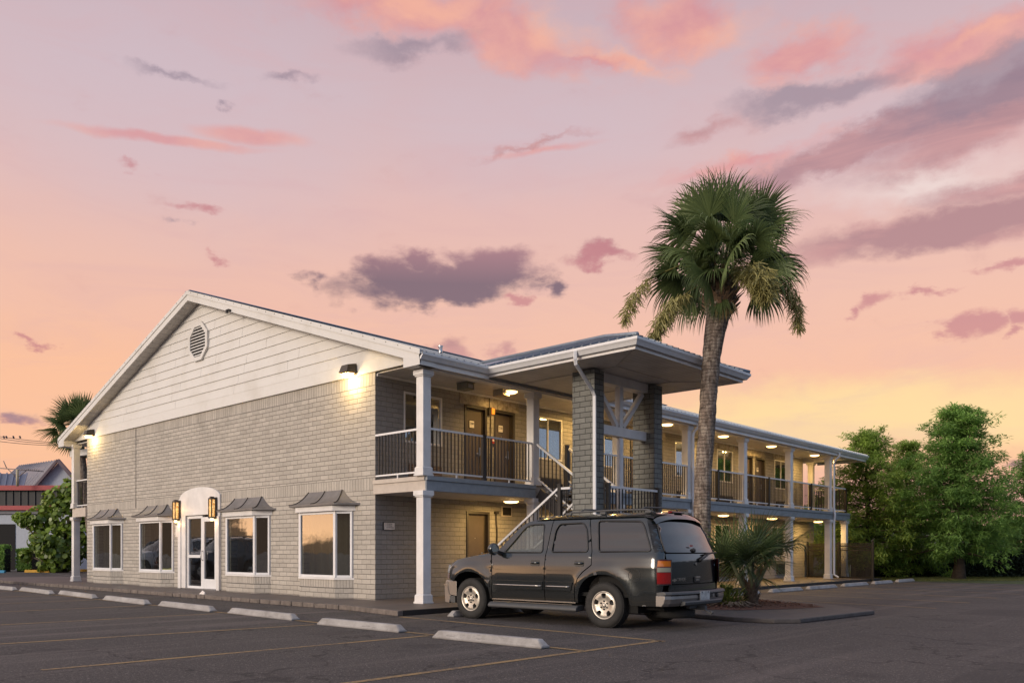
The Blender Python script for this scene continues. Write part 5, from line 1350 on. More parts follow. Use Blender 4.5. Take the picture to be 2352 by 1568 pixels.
tp_pts = [(1611,1383,25),(1612,1200,22.5),(1614,1100,21.5),(1622,1000,21.5),(1628,900,22),(1634,820,23.5),(1642,760,27),(1650,720,31),(1655,690,36),(1657,660,38),(1658,630,30)]
base = at(1611,1380,PW); 
palm = empty('cabbage_palm', (base[0],base[1],.12), 'tall cabbage palm with ringed trunk leaning slightly right behind the SUV', 'palm tree')
pp = []; pr_ = []
for i in range(len(tp_pts)-1):
    a, b_ = tp_pts[i], tp_pts[i+1]; n = max(2, int(abs(a[1]-b_[1])/9))
    for k_ in range(n):
        q = k_/n; P3 = at(a[0]+(b_[0]-a[0])*q, a[1]+(b_[1]-a[1])*q, PW); pp.append(P3); pr_.append((a[2]+(b_[2]-a[2])*q)*(.87 if a[1] > 740 else .95)/FPX*PW*(1+U(-.012,.02)))
pp[0] = (pp[0][0], pp[0][1], .1); pr_[0] *= 1.15
q = MB(); q.tube(pp, pr_, 28); 
for i, (x, y, z) in enumerate(q.v): q.v[i] = (x+U(-.008,.008), y+U(-.008,.008), z+U(-.01,.01))
q.build('trunk', M['trunk'], palm, fixn=False)
hc = Vector(at(1657, 655, PW))
q = MB()   # old leaf boots criss-crossed under the crown
for i in range(95):
    a = i*2.4; zz = hc.z-.62+i*.0105; r = .235+.10*math.sin(min(1,(zz-hc.z+.62)/.75)*math.pi)
    c = Vector((hc.x+r*math.cos(a)-.02, hc.y+r*math.sin(a), zz)); out = Vector((math.cos(a),math.sin(a),.75)).normalized(); sd_ = Vector((-math.sin(a),math.cos(a),0))*.055; L = U(.12,.26)
    t2 = c+out*L; q.add([c-sd_,c+sd_,t2+sd_*.55,t2-sd_*.55,c-sd_-out*.0+Vector((0,0,-.05)),c+sd_+Vector((0,0,-.05))], [(0,1,2,3),(4,5,2,3),(0,3,4),(1,5,2)])
q.build('leaf_boot', simple('fibrous boots', (.20,.13,.08), .9, var=.5, scale=18, bump=.5), palm)
crown = Vector(at(1662, 588, PW))
dirs = []
NL = 31
for i in range(NL):
    q_ = i/NL; el = math.radians(88-118*q_**.95); az = i*2.39996+.4
    dirs.append((math.cos(el)*math.cos(az), math.cos(el)*math.sin(az), math.sin(el), q_))
for (px, py, dpt) in ((1475,612,-.3),(1500,560,.5),(1812,612,-.2),(1800,470,.2),(1790,430,-.4),(1520,470,-.3),(1560,430,.3)):
    lf = new_mb(); tg_ = Vector(at(px,py,PW+dpt)); c0 = crown+Vector((0,0,-.15)); v = (tg_-c0)
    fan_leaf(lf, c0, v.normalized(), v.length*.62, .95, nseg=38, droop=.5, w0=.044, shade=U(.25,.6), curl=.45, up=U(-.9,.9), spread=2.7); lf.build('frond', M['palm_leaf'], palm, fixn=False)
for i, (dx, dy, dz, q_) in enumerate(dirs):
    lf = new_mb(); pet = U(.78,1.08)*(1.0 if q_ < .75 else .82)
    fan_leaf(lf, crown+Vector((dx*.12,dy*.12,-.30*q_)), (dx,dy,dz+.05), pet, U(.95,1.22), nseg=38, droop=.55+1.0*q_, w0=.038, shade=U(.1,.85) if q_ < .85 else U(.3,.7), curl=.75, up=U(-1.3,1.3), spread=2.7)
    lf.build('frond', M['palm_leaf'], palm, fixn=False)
for i in range(8):
    az = i*2.39996; el = math.radians(U(-35,60)); lf = new_mb()
    fan_leaf(lf, crown+Vector((U(-.1,.1),U(-.1,.1),U(-.35,.0))), (math.cos(el)*math.cos(az), math.cos(el)*math.sin(az), math.sin(el)), U(.30,.62), U(.75,1.0), nseg=30, droop=U(.5,1.2), w0=.044, shade=U(.1,.75), curl=.6, up=U(-1.4,1.4), spread=2.6)
    lf.build('frond', M['palm_leaf'], palm, fixn=False)
tocam = (Vector((CAM[0],CAM[1],CH+3))-crown); tocam.z = 0; tocam.normalize(); latc = Vector((-tocam.y, tocam.x, 0))
for i in range(13):
    a = (i*2.39996) % 6.283; r_ = .25+.75*((i*.618) % 1); lf = new_mb()
    d_ = (tocam*.9+latc*math.cos(a)*r_*1.2+Vector((0,0,1))*(math.sin(a)*r_*1.1+.25)).normalized()
    fan_leaf(lf, crown+Vector((0,0,U(-.35,.1))), d_, U(.35,.7), U(.7,.98), nseg=32, droop=U(.7,1.5), w0=.034, shade=U(.15,.95), curl=.8, up=U(-1.2,1.2), spread=2.5)
    lf.build('frond', M['palm_leaf'], palm, fixn=False)
for (px, py, s_) in ((1668,700,.55),(1640,690,.5),(1655,735,.45)):   # dry hanging fronds
    lf = new_mb(); d_ = Vector(at(px,py+60,PW-.4))-Vector(at(1660,640,PW)); fan_leaf(lf, Vector(at(1662,630,PW-.1)), d_, .42, .7, nseg=22, spread=1.5, droop=1.3, w0=.032, shade=U(.2,.6)); lf.build('dry_frond', M['palm_dry'] if s_ > .5 else M['palm_leaf'], palm, fixn=False)
def flower_stalk(path, rad, n, name='flower_stalk', hang=.5, frm=.35, m=None):
    f_ = new_mb(); pts_ = [Vector(at(*p)) for p in path]
    sm_ = []
    for i in range(len(pts_)-1):
        for k_ in range(6): sm_.append(pts_[i]+(pts_[i+1]-pts_[i])*(k_/6))
    sm_.append(pts_[-1]); f_.tube(sm_, [.018-.012*i/len(sm_) for i in range(len(sm_))], 5, caps=False); f_.c += [.3]*len(f_.f)
    for i in range(n):
        q = frm+(1-frm)*rnd()**.8; c = sm_[min(len(sm_)-1, int(q*(len(sm_)-1)))]
        th = rad*(.35+.65*math.sin(min(1,(q-frm)/(1-frm)+.15)*math.pi*.9)); v = Vector((U(-1,1),U(-1,1),U(-1,.8))).normalized()
        a = c+v*th*rnd()*.8; L = U(.10,.24); v2 = (v*.6+Vector((U(-.6,.6),U(-.6,.6),-hang-U(0,.6)))).normalized(); w_ = U(.006,.011)
        sd_ = v2.cross(Vector((U(-1,1),U(-1,1),.3))).normalized()*w_; m1 = a+v2*L*.5+sd_*U(-3,3); e_ = a+v2*L+sd_*U(-5,5)
        f_.add([a-sd_,a+sd_,m1+sd_,m1-sd_,e_+sd_*.5,e_-sd_*.5], [(0,1,2,3),(3,2,4,5)]); s_ = U(.1,.95); f_.c += [s_,s_]
    return f_.build(name, m or M['flower'], palm, fixn=False)
flower_stalk([(1650,640,18.2),(1590,665,17.8),(1540,700,17.6),(1520,735,17.6),(1500,775,17.6)], .26, 900, hang=.8)
flower_stalk([(1650,630,18.2),(1560,610,17.9),(1490,640,17.8),(1450,690,17.8),(1432,740,17.8)], .20, 420, hang=.6, frm=.5)
flower_stalk([(1665,640,18.1),(1710,620,17.2),(1750,645,17.0),(1762,680,17.0)], .40, 2200, hang=.45, frm=.3)
flower_stalk([(1668,650,18.2),(1730,620,17.9),(1800,640,17.8),(1825,690,17.8),(1835,760,17.8)], .22, 620, hang=.8, frm=.5)

# low fan palm
random.seed(23)
pmb = at(1725,1391,17.9); pc = Vector((pmb[0], pmb[1], .14))
pal = empty('low_fan_palm', tuple(pc), 'low multi stemmed fan palm with drooping green fronds in the mulch bed', 'palm shrub')
stm = [(1722,1300,-.25),(1700,1310,.1),(1745,1300,.2),(1680,1290,-.1),(1765,1290,.1),(1730,1270,.35)]
for k_, (px, py, dw) in enumerate(stm):
    t_ = at(px, py, 17.9+dw); q = MB(); b0 = pc+Vector((U(-.05,.05),U(-.05,.05),0)); mid = (b0+Vector(t_))/2+Vector((0,0,-.05)); mid.x = b0.x*.6+t_[0]*.4; mid.y = b0.y*.6+t_[1]*.4
    q.tube([b0, mid, t_], [.075,.05,.035], 8); q.build('stem', simple('green brown stem', (.09,.10,.05), .8, var=.3, scale=12, bump=.5), pal)
q = MB(); q.tube([pc+Vector((0,0,-.1)), pc+Vector((0,0,.25)), pc+Vector((0,0,.45))], [.16,.14,.08], 14)
for i in range(30):
    a = i*2.4; zz = .02+i*.014; c = pc+Vector((.12*math.cos(a),.12*math.sin(a),zz)); out = Vector((math.cos(a)*.5,math.sin(a)*.5,.9)).normalized(); sd_ = Vector((-math.sin(a),math.cos(a),0))*.04; q.add([c-sd_,c+sd_,c+out*.2+sd_*.4,c+out*.2-sd_*.4], [(0,1,2,3)])
q.build('stem_base', simple('fibre base', (.11,.075,.05), .9, var=.4, scale=15, bump=.8), pal)
leaves = []
for i in range(25):
    px, py, dw = stm[i % 6]; b0 = Vector(at(px+U(-6,6), py+U(-10,20), 17.9+dw)); az = i*2.4+U(-.3,.3); el = math.radians(U(25,80) if i < 17 else U(0,30))
    lf = new_mb(); d_ = Vector((math.cos(az)*math.cos(el), math.sin(az)*math.cos(el), math.sin(el)))
    fan_leaf(lf, b0, d_, U(.28,.50), U(.85,1.18), nseg=26, spread=2.6, droop=U(.35,1.0), w0=.030, shade=U(.1,.65), curl=.5, up=U(-1,1)); lf.build('frond', M['palmetto'], pal, fixn=False)
# small clump at the palm foot
sb = at(1672,1392,17.6); sh = empty('bromeliad_clump', (sb[0],sb[1],.14), 'small yellow green leafy clump with dry leaves between SUV bumper and fan palm', 'plant')
lf = new_mb()
for i in range(420):
    a = U(0,6.28); r = U(0,.30); c = Vector((sb[0]+r*math.cos(a)*1.2, sb[1]+r*math.sin(a), U(.14,.5-r*.5))); d_ = Vector((math.cos(a)*U(.2,1),math.sin(a)*U(.2,1),U(.2,1.2))).normalized(); L = U(.10,.26); s_ = d_.cross(Vector((0,0,1))).normalized()*U(.012,.026)
    e_ = c+d_*L+Vector((0,0,-.05)); m_ = c+d_*L*.55; lf.add([c-s_*.5,c+s_*.5,m_+s_,m_-s_,e_], [(0,1,2,3),(3,2,4)]); v = U(.2,1); lf.c += [v,v]
lf.build('leaf_clump', M['shrub'], sh, fixn=False)
lf = new_mb()
for i in range(160):
    a = U(0,6.28); r = U(.1,.45); c = Vector((sb[0]+.1+r*math.cos(a)*1.2, sb[1]+r*math.sin(a), U(.14,.24))); d_ = Vector((math.cos(a),math.sin(a),U(-.3,.3))).normalized(); L = U(.12,.28); s_ = d_.cross(Vector((0,0,1))).normalized()*U(.01,.022)
    e_ = c+d_*L; e_.z = max(.13, e_.z-.06); lf.add([c-s_,c+s_,e_+s_*.3,e_-s_*.3], [(0,1,2,3)]); lf.c += [U(0,.8)]
lf.build('dry_leaves', simple('dead leaf', (.20,.15,.11), .9, var=.4, scale=12), sh, fixn=False)
# left palm beyond the roof
random.seed(5)
pc2 = Vector(at(180, 985, 44)); p2 = empty('fan_palm', (pc2.x, pc2.y, 0), 'distant fan palm whose crown shows behind the left roof edge', 'palm tree')
q = MB(); n = 24; q.tube([(pc2.x+.7,pc2.y+.6,0)]+[(pc2.x+.7*(1-i/n),pc2.y+.6*(1-i/n),pc2.z*i/n) for i in range(1,n+1)], .2, 10); q.build('trunk', M['trunk'], p2, fixn=False)
for i in range(40):
    q_ = i/40; el = math.radians(85-125*q_); az = i*2.4; lf = new_mb()
    fan_leaf(lf, pc2, (math.cos(el)*math.cos(az), math.cos(el)*math.sin(az), math.sin(el)), U(.75,1.05), U(1.0,1.25), nseg=26, droop=.3+.3*q_, w0=.07, shade=U(.2,.8), up=U(-.8,.8), spread=3.2); lf.build('frond', M['palm_leaf'], p2, fixn=False)

# ------------------------------------------------------------------ trees
def spray(mb, c, d, L, w_, shade, k_=3):
    d = Vector(d).normalized(); s_ = d.cross(Vector((U(-.4,.4),U(-.4,.4),1))).normalized()*w_; e_ = c+d*L+Vector((0,0,-L*.15)); m_ = c+d*L*.5
    mb.add([c, m_-s_, e_, m_+s_], [(0,1,2,3)]); mb.c.append(shade)
def conifer(name, base, H, Rm, label, m, seed, n_br=60, dens=1.0, trunk_r=.22, z0=.12, group=None, low=1.0, trunkc=None, skew=(0,0), rnd_e=.62):
    random.seed(seed); b = Vector(base); r = empty(name, tuple(b), label, 'tree', group)
    q = MB(); n = 12
    tp_ = [b+Vector((skew[0]*(i/n)**2+.06*math.sin(i*1.3), skew[1]*(i/n)**2+.05*math.cos(i*1.7), H*.97*i/n)) for i in range(n+1)]
    q.tube(tp_, [max(.02, trunk_r*(1.6 if i == 0 else 1.1 if i == 1 else 1-i/n*.9)) for i in range(n+1)], 10); q.build('trunk', M['bark'], r, fixn=False)
    br = MB(); lf = new_mb()
    for i in range(n_br):
        q_ = (i+.5)/n_br; z = H*(z0+(1-z0)*q_); az = i*2.39996+U(-.3,.3)
        prof = (1-q_)**.62*(.55+.45*min(1, q_/.22)) * low if q_ < .22 else (1-q_)**rnd_e
        L = Rm*max(.12, prof)*U(.55,1.22)
        el = math.radians(-8+48*q_+U(-8,8)); o = tp_[0].lerp(tp_[-1], 0); k0 = min(n-1, int(z/(H*.97)*n)); o = tp_[k0]+(tp_[k0+1]-tp_[k0])*((z/(H*.97)*n)-k0 if z < H*.97 else 1)
        d = Vector((math.cos(az)*math.cos(el), math.sin(az)*math.cos(el), math.sin(el)))
        pts_ = [o+d*L*t1+Vector((0,0,-.16*L*t1*t1+.06*L*t1)) for t1 in (0,.33,.66,1)]
        br.tube(pts_, [max(.01, .05*(1-q_)+.012), .03*(1-q_)+.01, .012, .005], 4, caps=False)
        nc = int((7+L*11)*dens)
        for j in range(nc):
            t1 = U(.18,1.03); k_ = min(2, int(t1*3)); p = pts_[k_]+(pts_[k_+1]-pts_[k_])*(min(1,t1*3-k_)); wdt = L*.22*(1.15-t1*.5)+.12
            v = Vector((U(-1,1),U(-1,1),U(-.55,.55))); c = p+v*wdt
            # a clump of drooping sprays, lighter toward the outside and top
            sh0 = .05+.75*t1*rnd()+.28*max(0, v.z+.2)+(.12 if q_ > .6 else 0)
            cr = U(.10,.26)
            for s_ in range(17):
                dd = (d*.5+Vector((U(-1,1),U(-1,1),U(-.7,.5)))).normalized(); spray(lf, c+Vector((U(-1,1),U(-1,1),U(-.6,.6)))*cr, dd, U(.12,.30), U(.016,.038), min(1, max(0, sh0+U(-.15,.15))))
    br.build('branches', M['bark'], r, fixn=False)
    o = lf.build('crown', m, r, fixn=False); return r
rt = gp(2192,1331)
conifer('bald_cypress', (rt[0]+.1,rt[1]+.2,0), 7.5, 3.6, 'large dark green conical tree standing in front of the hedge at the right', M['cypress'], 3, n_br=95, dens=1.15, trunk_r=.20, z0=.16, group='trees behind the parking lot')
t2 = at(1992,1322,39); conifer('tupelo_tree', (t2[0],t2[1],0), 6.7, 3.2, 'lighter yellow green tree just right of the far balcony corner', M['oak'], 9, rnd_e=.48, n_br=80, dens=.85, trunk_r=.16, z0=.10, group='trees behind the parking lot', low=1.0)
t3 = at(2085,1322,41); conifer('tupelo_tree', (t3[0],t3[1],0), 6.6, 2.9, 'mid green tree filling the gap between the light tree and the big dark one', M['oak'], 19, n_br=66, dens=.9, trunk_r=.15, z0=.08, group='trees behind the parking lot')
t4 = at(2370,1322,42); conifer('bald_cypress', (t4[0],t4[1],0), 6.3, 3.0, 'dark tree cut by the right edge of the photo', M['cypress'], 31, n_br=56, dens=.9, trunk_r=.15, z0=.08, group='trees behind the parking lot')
t5 = at(1905,1322,46); conifer('tupelo_tree', (t5[0],t5[1],0), 5.2, 2.4, 'small loose tree seen below the far balcony beyond the fence', M['oak'], 41, n_br=34, dens=.8, trunk_r=.12, z0=.08, group='trees behind the parking lot')
# hedge
def leafbox(name, p0, p1, thick, H, m, label, cat, n, size=(.05,.11), seed=2, core=True):
    random.seed(seed); p0 = Vector((*p0,0)); p1 = Vector((*p1,0)); d = (p1-p0); L = d.length; d.normalize(); nn = Vector((d.y,-d.x,0)); mid = (p0+p1)/2
    r = empty(name, tuple(mid), label, cat)
    if core:
        q = MB(); a, b_ = p0+nn*thick*.36, p1+nn*thick*.36; c, e_ = p1-nn*thick*.36, p0-nn*thick*.36
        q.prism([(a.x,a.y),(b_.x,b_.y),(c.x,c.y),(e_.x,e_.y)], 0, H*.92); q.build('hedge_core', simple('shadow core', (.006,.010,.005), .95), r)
    lf = new_mb()
    for i in range(n):
        s_ = U(0,L); z = H*U(.02,1)**.8; t_ = U(-.5,.5)*thick; 
        if rnd() < .75: 
            if rnd() < .6: t_ = thick*.5*U(.8,1.05)
            else: z = H*U(.93,1.05)
        c = p0+d*s_+nn*t_+Vector((0,0,z+.05*math.sin(s_*1.7))); sz = U(*size); v = Vector((U(-1,1),U(-1,1),U(-.5,1))).normalized(); u = v.cross(Vector((U(-1,1),U(-1,1),U(-1,1)))).normalized()
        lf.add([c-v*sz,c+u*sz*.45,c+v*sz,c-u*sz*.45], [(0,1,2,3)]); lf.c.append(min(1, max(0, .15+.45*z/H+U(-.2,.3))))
    lf.build('hedge_leaves', m, r, fixn=False); return r
hA, hB = at(1960,1320,41.5), at(2500,1320,40.5)
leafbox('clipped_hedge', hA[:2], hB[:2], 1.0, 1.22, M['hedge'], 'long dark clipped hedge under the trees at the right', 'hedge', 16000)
# verge weeds
random.seed(77); lf = new_mb()
for i in range(9000):
    s_ = rnd(); a = at(1960+480*s_, 1330, U(35.5,40)); sz = U(.03,.10); lf.add([(a[0]-.012,a[1],0),(a[0]+.012,a[1],0),(a[0]+U(-.03,.03),a[1]+U(-.03,.03),sz)], [(0,1,2)]); lf.c.append(U(.1,.8))
tag(lf.build('verge_grass', leaf_mat('verge blades', (.03,.05,.01), (.14,.16,.04), .2), fixn=False), 'narrow strip of grass between the asphalt and the hedge', 'grass', kind='stuff')
# pale building glimpsed behind the cypress
bb = at(2150,1255,62); r = empty('distant_house', (bb[0],bb[1],0), 'pale low house glimpsed through the trees behind the hedge', 'house')
q = MB(); a, b_ = Vector(at(2095,1266,62)), Vector(at(2235,1266,64)); d = (b_-a).normalized(); n_ = Vector((-d.y,d.x,0))
for (p, q2) in (((a,b_)),): q.prism([(p.x,p.y),(q2.x,q2.y),(q2.x+n_.x*6,q2.y+n_.y*6),(p.x+n_.x*6,p.y+n_.y*6)], 0, 1.9)
q.build('wall', simple('pale stucco', (.55,.48,.42), .8), r)
q = MB(); q.add([(a.x,a.y,1.9),(b_.x,b_.y,1.9),(b_.x+n_.x*6,b_.y+n_.y*6,1.9),(a.x+n_.x*6,a.y+n_.y*6,1.9),(a.x+n_.x*3+d.x,a.y+n_.y*3+d.y,2.7),(b_.x+n_.x*3-d.x,b_.y+n_.y*3-d.y,2.7)], [(0,1,5,4),(1,2,5),(2,3,4,5),(3,0,4)]); q.build('roof', simple('grey shingles', (.25,.23,.23), .8), r)
# low horizon tree masses
def treeline(name, pa, pb, H, m, label, n, seed):
    random.seed(seed); a, b_ = Vector(pa), Vector(pb); a.z = b_.z = 0; r = empty(name, tuple((a+b_)/2)); r['kind'] = 'stuff'; tag(r, label, 'trees')
    lf = new_mb(); L = (b_-a).length; d = (b_-a)/L
    hts = [H*U(.6,1.0) for _ in range(40)]
    for i in range(n):
        s_ = rnd(); k_ = s_*39; h = hts[int(k_)]*(1-(k_%1))+hts[min(39,int(k_)+1)]*(k_%1); z = h*rnd()**.7
        c = a+d*(s_*L)+Vector((U(-2.5,2.5),U(-2.5,2.5),z)); sz = U(.25,.6); v = Vector((U(-1,1),U(-1,1),U(-.5,1))).normalized(); u = v.cross(Vector((U(-1,1),U(-1,1),U(-1,1)))).normalized()
        lf.add([c-v*sz,c+u*sz*.6,c+v*sz,c-u*sz*.6], [(0,1,2,3)]); lf.c.append(min(1, .1+.6*z/H*rnd()))
    lf.build('tree_mass', m, r, fixn=False)
treeline('far_woods', at(1700,1266,120), at(2700,1266,110), 6.5, M['cypress'], 'dark far off wood along the horizon behind the trees', 9000, 8)
treeline('far_woods', at(-200,1266,140), at(320,1266,150), 5.0, M['cypress'], 'dark far off wood on the horizon behind the left buildings', 5000, 18)
# fence
fr_ = empty('metal_fence', (2,23.9,0), 'black metal picket fence beyond the end of the far wing', 'fence')
fa, fb_ = Vector((.1,26.4,0)), Vector((3.35,25.2,0)); fc_ = Vector((-1.5,26.8,0))
fa, fb_ = Vector(gp(1862,1331)), Vector(gp(2005,1334)); fb_ = Vector(at(2005,1334,34.8)); fa = Vector(at(1855,1331,37.5)); fa.z = fb_.z = 0
d = (fb_-fa); L = d.length; d.normalize(); FH = 1.62
q = MB()
for z in (.15, FH-.32, FH-.14): q.bar(fa+Vector((0,0,z)), fb_+Vector((0,0,z)), .03, .04)
q.build('fence_rail', M['black_metal'], fr_)
for k_ in range(3):
    c = fa+d*L*k_/2; q = MB(); q.box(c.x-.04,c.x+.04,c.y-.04,c.y+.04,0,FH+.06); q.build('fence_post', M['black_metal'], fr_)
npk = 58
for i in range(npk):
    c = fa+d*L*(i+.5)/npk; q = MB(); q.box(c.x-.012,c.x+.012,c.y-.012,c.y+.012,.06,FH); q.build('picket', M['black_metal'], fr_)
fr_.location = fa; 
for ch in [o for o in col.objects if o.parent == fr_]:
    ch.location = Vector((2,23.9,0))-fa

# ------------------------------------------------------------------ left background
random.seed(61)
W = 56
def A2(px, py, w=W): return Vector(at(px, py, w))
nb = empty('neighbour_shop', tuple(Vector((*A2(40,1266).xy, 0))), 'white and black shop building with dark red bands at the left edge', 'shop')
WH = simple('white stucco', (.42,.45,.50), .8, var=.06); BK = simple('black panel', (.02,.021,.025), .6); RDm = simple('dark red band', (.36,.045,.05), .5); PL = simple('dark grey plinth', (.05,.055,.06), .8)
def slab(px0, px1, zz0, zz1, m, name, w=W, th=.4, par=nb, w1=None):
    a, b_ = A2(px0,1266,w), A2(px1,1266,w1 or w); d_ = (b_-a); d_.z = 0; n_ = Vector((-d_.y,d_.x,0)).normalized()*th
    q = MB(); q.prism([(a.x,a.y),(b_.x,b_.y),(b_.x+n_.x,b_.y+n_.y),(a.x+n_.x,a.y+n_.y)], zz0, zz1); return q.build(name, m, par)
def zat(py, w=W): return CH+w*(HY-py)/FPX
slab(-60, 168, 0, zat(1182), WH, 'wall', th=10)
slab(-60, 168, zat(1180), zat(1172), simple('wall joint', (.2,.2,.22), .8), 'string_course', w=W-.05, th=10.05)
slab(-60, 168, zat(1172), zat(1168), WH, 'upper_wall', th=10)
slab(-60, 160, zat(1171), zat(1161), RDm, 'lower_band', w=W-.25, th=10.2)
slab(-60, 155, zat(1161), zat(1126), BK, 'black_fascia', w=W-.1, th=10)
slab(-60, 158, zat(1126), zat(1115), RDm, 'upper_band', w=W-.35, th=10.3)
for px in range(-40, 150, 17): slab(px, px+1.2, zat(1161), zat(1127), simple('seam', (.028,.03,.036), .5), 'panel_seam', w=W-.16, th=.05)
slab(-6, 35, 0.02, zat(1203), M['dark'], 'doorway', w=W-.03, th=.2)
slab(38, 168, 0, zat(1282), PL, 'plinth', w=W-.06, th=.3); slab(-60, -8, 0, zat(1282), PL, 'plinth', w=W-.06, th=.3)
nh = empty('neighbour_house', tuple(Vector((*A2(110,1266,66).xy,0))), 'pale blue gabled building with ribbed grey roof rising behind the shop', 'building')
Wb = 66
gx0, gx1, gpk = 78, 186, 134
def V3(px, py, w): return Vector(at(px, py, w))
q = MB(); a, b_, c = V3(84,1118,Wb), V3(186,1118,Wb), V3(134,1062,Wb); q.add([a,b_,c,Vector((a.x,a.y,0)),Vector((b_.x,b_.y,0))], [(0,1,2),(3,4,1,0)]); q.build('gable_wall', simple('pale blue stucco', (.36,.40,.46), .8), nh, fixn=False)
# roof plane running back-left
rib = strip_mat('ribbed grey roof', (.17,.17,.20), .9, 1, .6)
q = MB(); pk, ev = V3(133,1057,Wb-.3), V3(78,1120,Wb-.3); pk2, ev2 = V3(46,1069,Wb+16), V3(-20,1128,Wb+14)
q.add([pk, ev, ev2, pk2], [(0,1,2,3)]); rf = q.build('roof', simple('grey metal roof', (.15,.15,.18), .5), nh, fixn=False)
q = MB()
for i in range(17):
    t_ = i/16; q.bar(pk.lerp(pk2,t_)+Vector((0,0,.05)), ev.lerp(ev2,t_)+Vector((0,0,.05)), .12, .10)
q.build('roof_rib', simple('roof rib light', (.34,.31,.33), .5), rf)
q = MB(); q.bar(V3(133,1056,Wb-.4), V3(190,1122,Wb-.4), .2, .25); q.bar(V3(133,1056,Wb-.4), V3(78,1121,Wb-.4), .2, .18); q.build('verge_board', simple('dark verge', (.09,.06,.08), .6), nh)
lr = empty('blue_roof_building', tuple(Vector((*A2(10,1266,60).xy,0))), 'low blue standing seam roof at the far left edge above the red band', 'building')
q = MB(); P0, P1, P2, P3_ = V3(-60,1086,62), V3(62,1088,62), V3(52,1122,58.5), V3(-60,1122,58.5); q.add([P0,P1,P2,P3_], [(0,1,2,3)]); rf = q.build('roof', simple('blue metal roof', (.09,.12,.18), .5), lr, fixn=False)
q = MB()
for i in range(9): t_ = i/8; q.bar(P0.lerp(P1,t_)+Vector((0,0,.04)), P3_.lerp(P2,t_)+Vector((0,0,.04)), .09, .09)
q.build('roof_seam', simple('blue seam', (.14,.17,.24), .5), rf)
# antenna frame
an = empty('roof_antenna', tuple(V3(40,1112,55)), 'pale yellow pole with branching antenna arms above the red band', 'antenna')
q = MB(); q.tube([V3(40,1116,55), V3(40,1078,55)], .09, 8); q.build('mast', simple('pale mast', (.45,.38,.26), .6), an)
q = MB(); q.tube([V3(-10,1074,55), V3(100,1082,55)], .035, 6); q.tube([V3(40,1096,55), V3(66,1076,55)], .03, 5); q.tube([V3(38,1096,55), V3(15,1074,55)], .03, 5); q.tube([V3(8,1058,55), V3(15,1074,55)], .03, 5)
for i in range(9): q.tube([V3(48+i*5,1080,54.6), V3(50+i*5,1077,55.4)], .025, 4)
q.build('antenna_arm', simple('grey rod', (.25,.2,.18), .6), an)
wr = empty('utility_wires', tuple(V3(50,1008,70)), 'thin sagging utility wires crossing the sky at the left edge', 'wires')
q = MB()
for (a, b_, sag) in (((-20,999),(130,1016),2),((-20,1003),(130,1019),3),((-20,1011),(130,1023),2)):
    q.tube([V3(a[0]+(b_[0]-a[0])*i/10, a[1]+(b_[1]-a[1])*i/10+sag*math.sin(math.pi*i/10), 70) for i in range(11)], .022, 4)
for px in (8,14,30,45): q.tube([V3(px,1001,70),V3(px+2,1006,70)], .07, 6)
q.build('wire', simple('wire', (.05,.04,.05), .6), wr)
# rear wing roof peeking behind the left balcony
rw = empty('rear_wing', tuple(Vector((*A2(200,1266,44).xy,0))), 'white eaved rear wing seen through the left balcony', 'building')
q = MB(); a, b_ = V3(166,1043,44), V3(330,1020,42); q.bar(a, b_, .3, .32); q.build('gutter', M['white'], rw)
q = MB(); q.add([a+Vector((0,0,.1)),b_+Vector((0,0,.1)),b_+Vector((-4,5,1.4)),a+Vector((-1,5,1.4))], [(0,1,2,3)]); q.add([a-Vector((0,0,.12)),b_-Vector((0,0,.12)),b_+Vector((-2,3,-.12)),a+Vector((-1,3,-.12))], [(0,1,2,3)]); q.build('roof', M['roof'], rw, fixn=False)
q = MB(); c_ = b_+Vector((-3,3,0)); q.box(c_.x-3,c_.x,c_.y,c_.y+4,0,c_.z); q.build('wall', M['brick_side'], rw)
# yellow and blue wheel stops at left
YS = simple('yellow painted concrete', (.55,.30,.03), .75, var=.15); BS = simple('blue painted concrete', (.03,.22,.38), .7)
for (pa, pb, m_, lb) in (((58,1314),(127,1314),YS,'long yellow kerb block in front of the round leaved shrub'),((129,1313),(145,1313),YS,'short yellow kerb block right of the long yellow one'),((186,1312),(215,1312),YS,'yellow kerb block seen between the left column and the brick wall'),((-14,1315),(12,1315),BS,'blue painted kerb block at the left edge')):
    a, b_ = Vector(gp(*pa)), Vector(gp(*pb)); c = (a+b_)/2; d_ = b_-a; q = MB(); L_ = d_.length/2
    q.prism([(-.11,0),(.11,0),(.07,.16),(-.07,.16)], -L_, L_, 'x'); o = q.build('wheel_stop', m_, org=(0,0,0), bevel=.015); o.location = c; o.rotation_euler = (0,0,math.atan2(d_.y,d_.x)); tag(o, lb, 'wheel stop', 'painted stops by the shop')
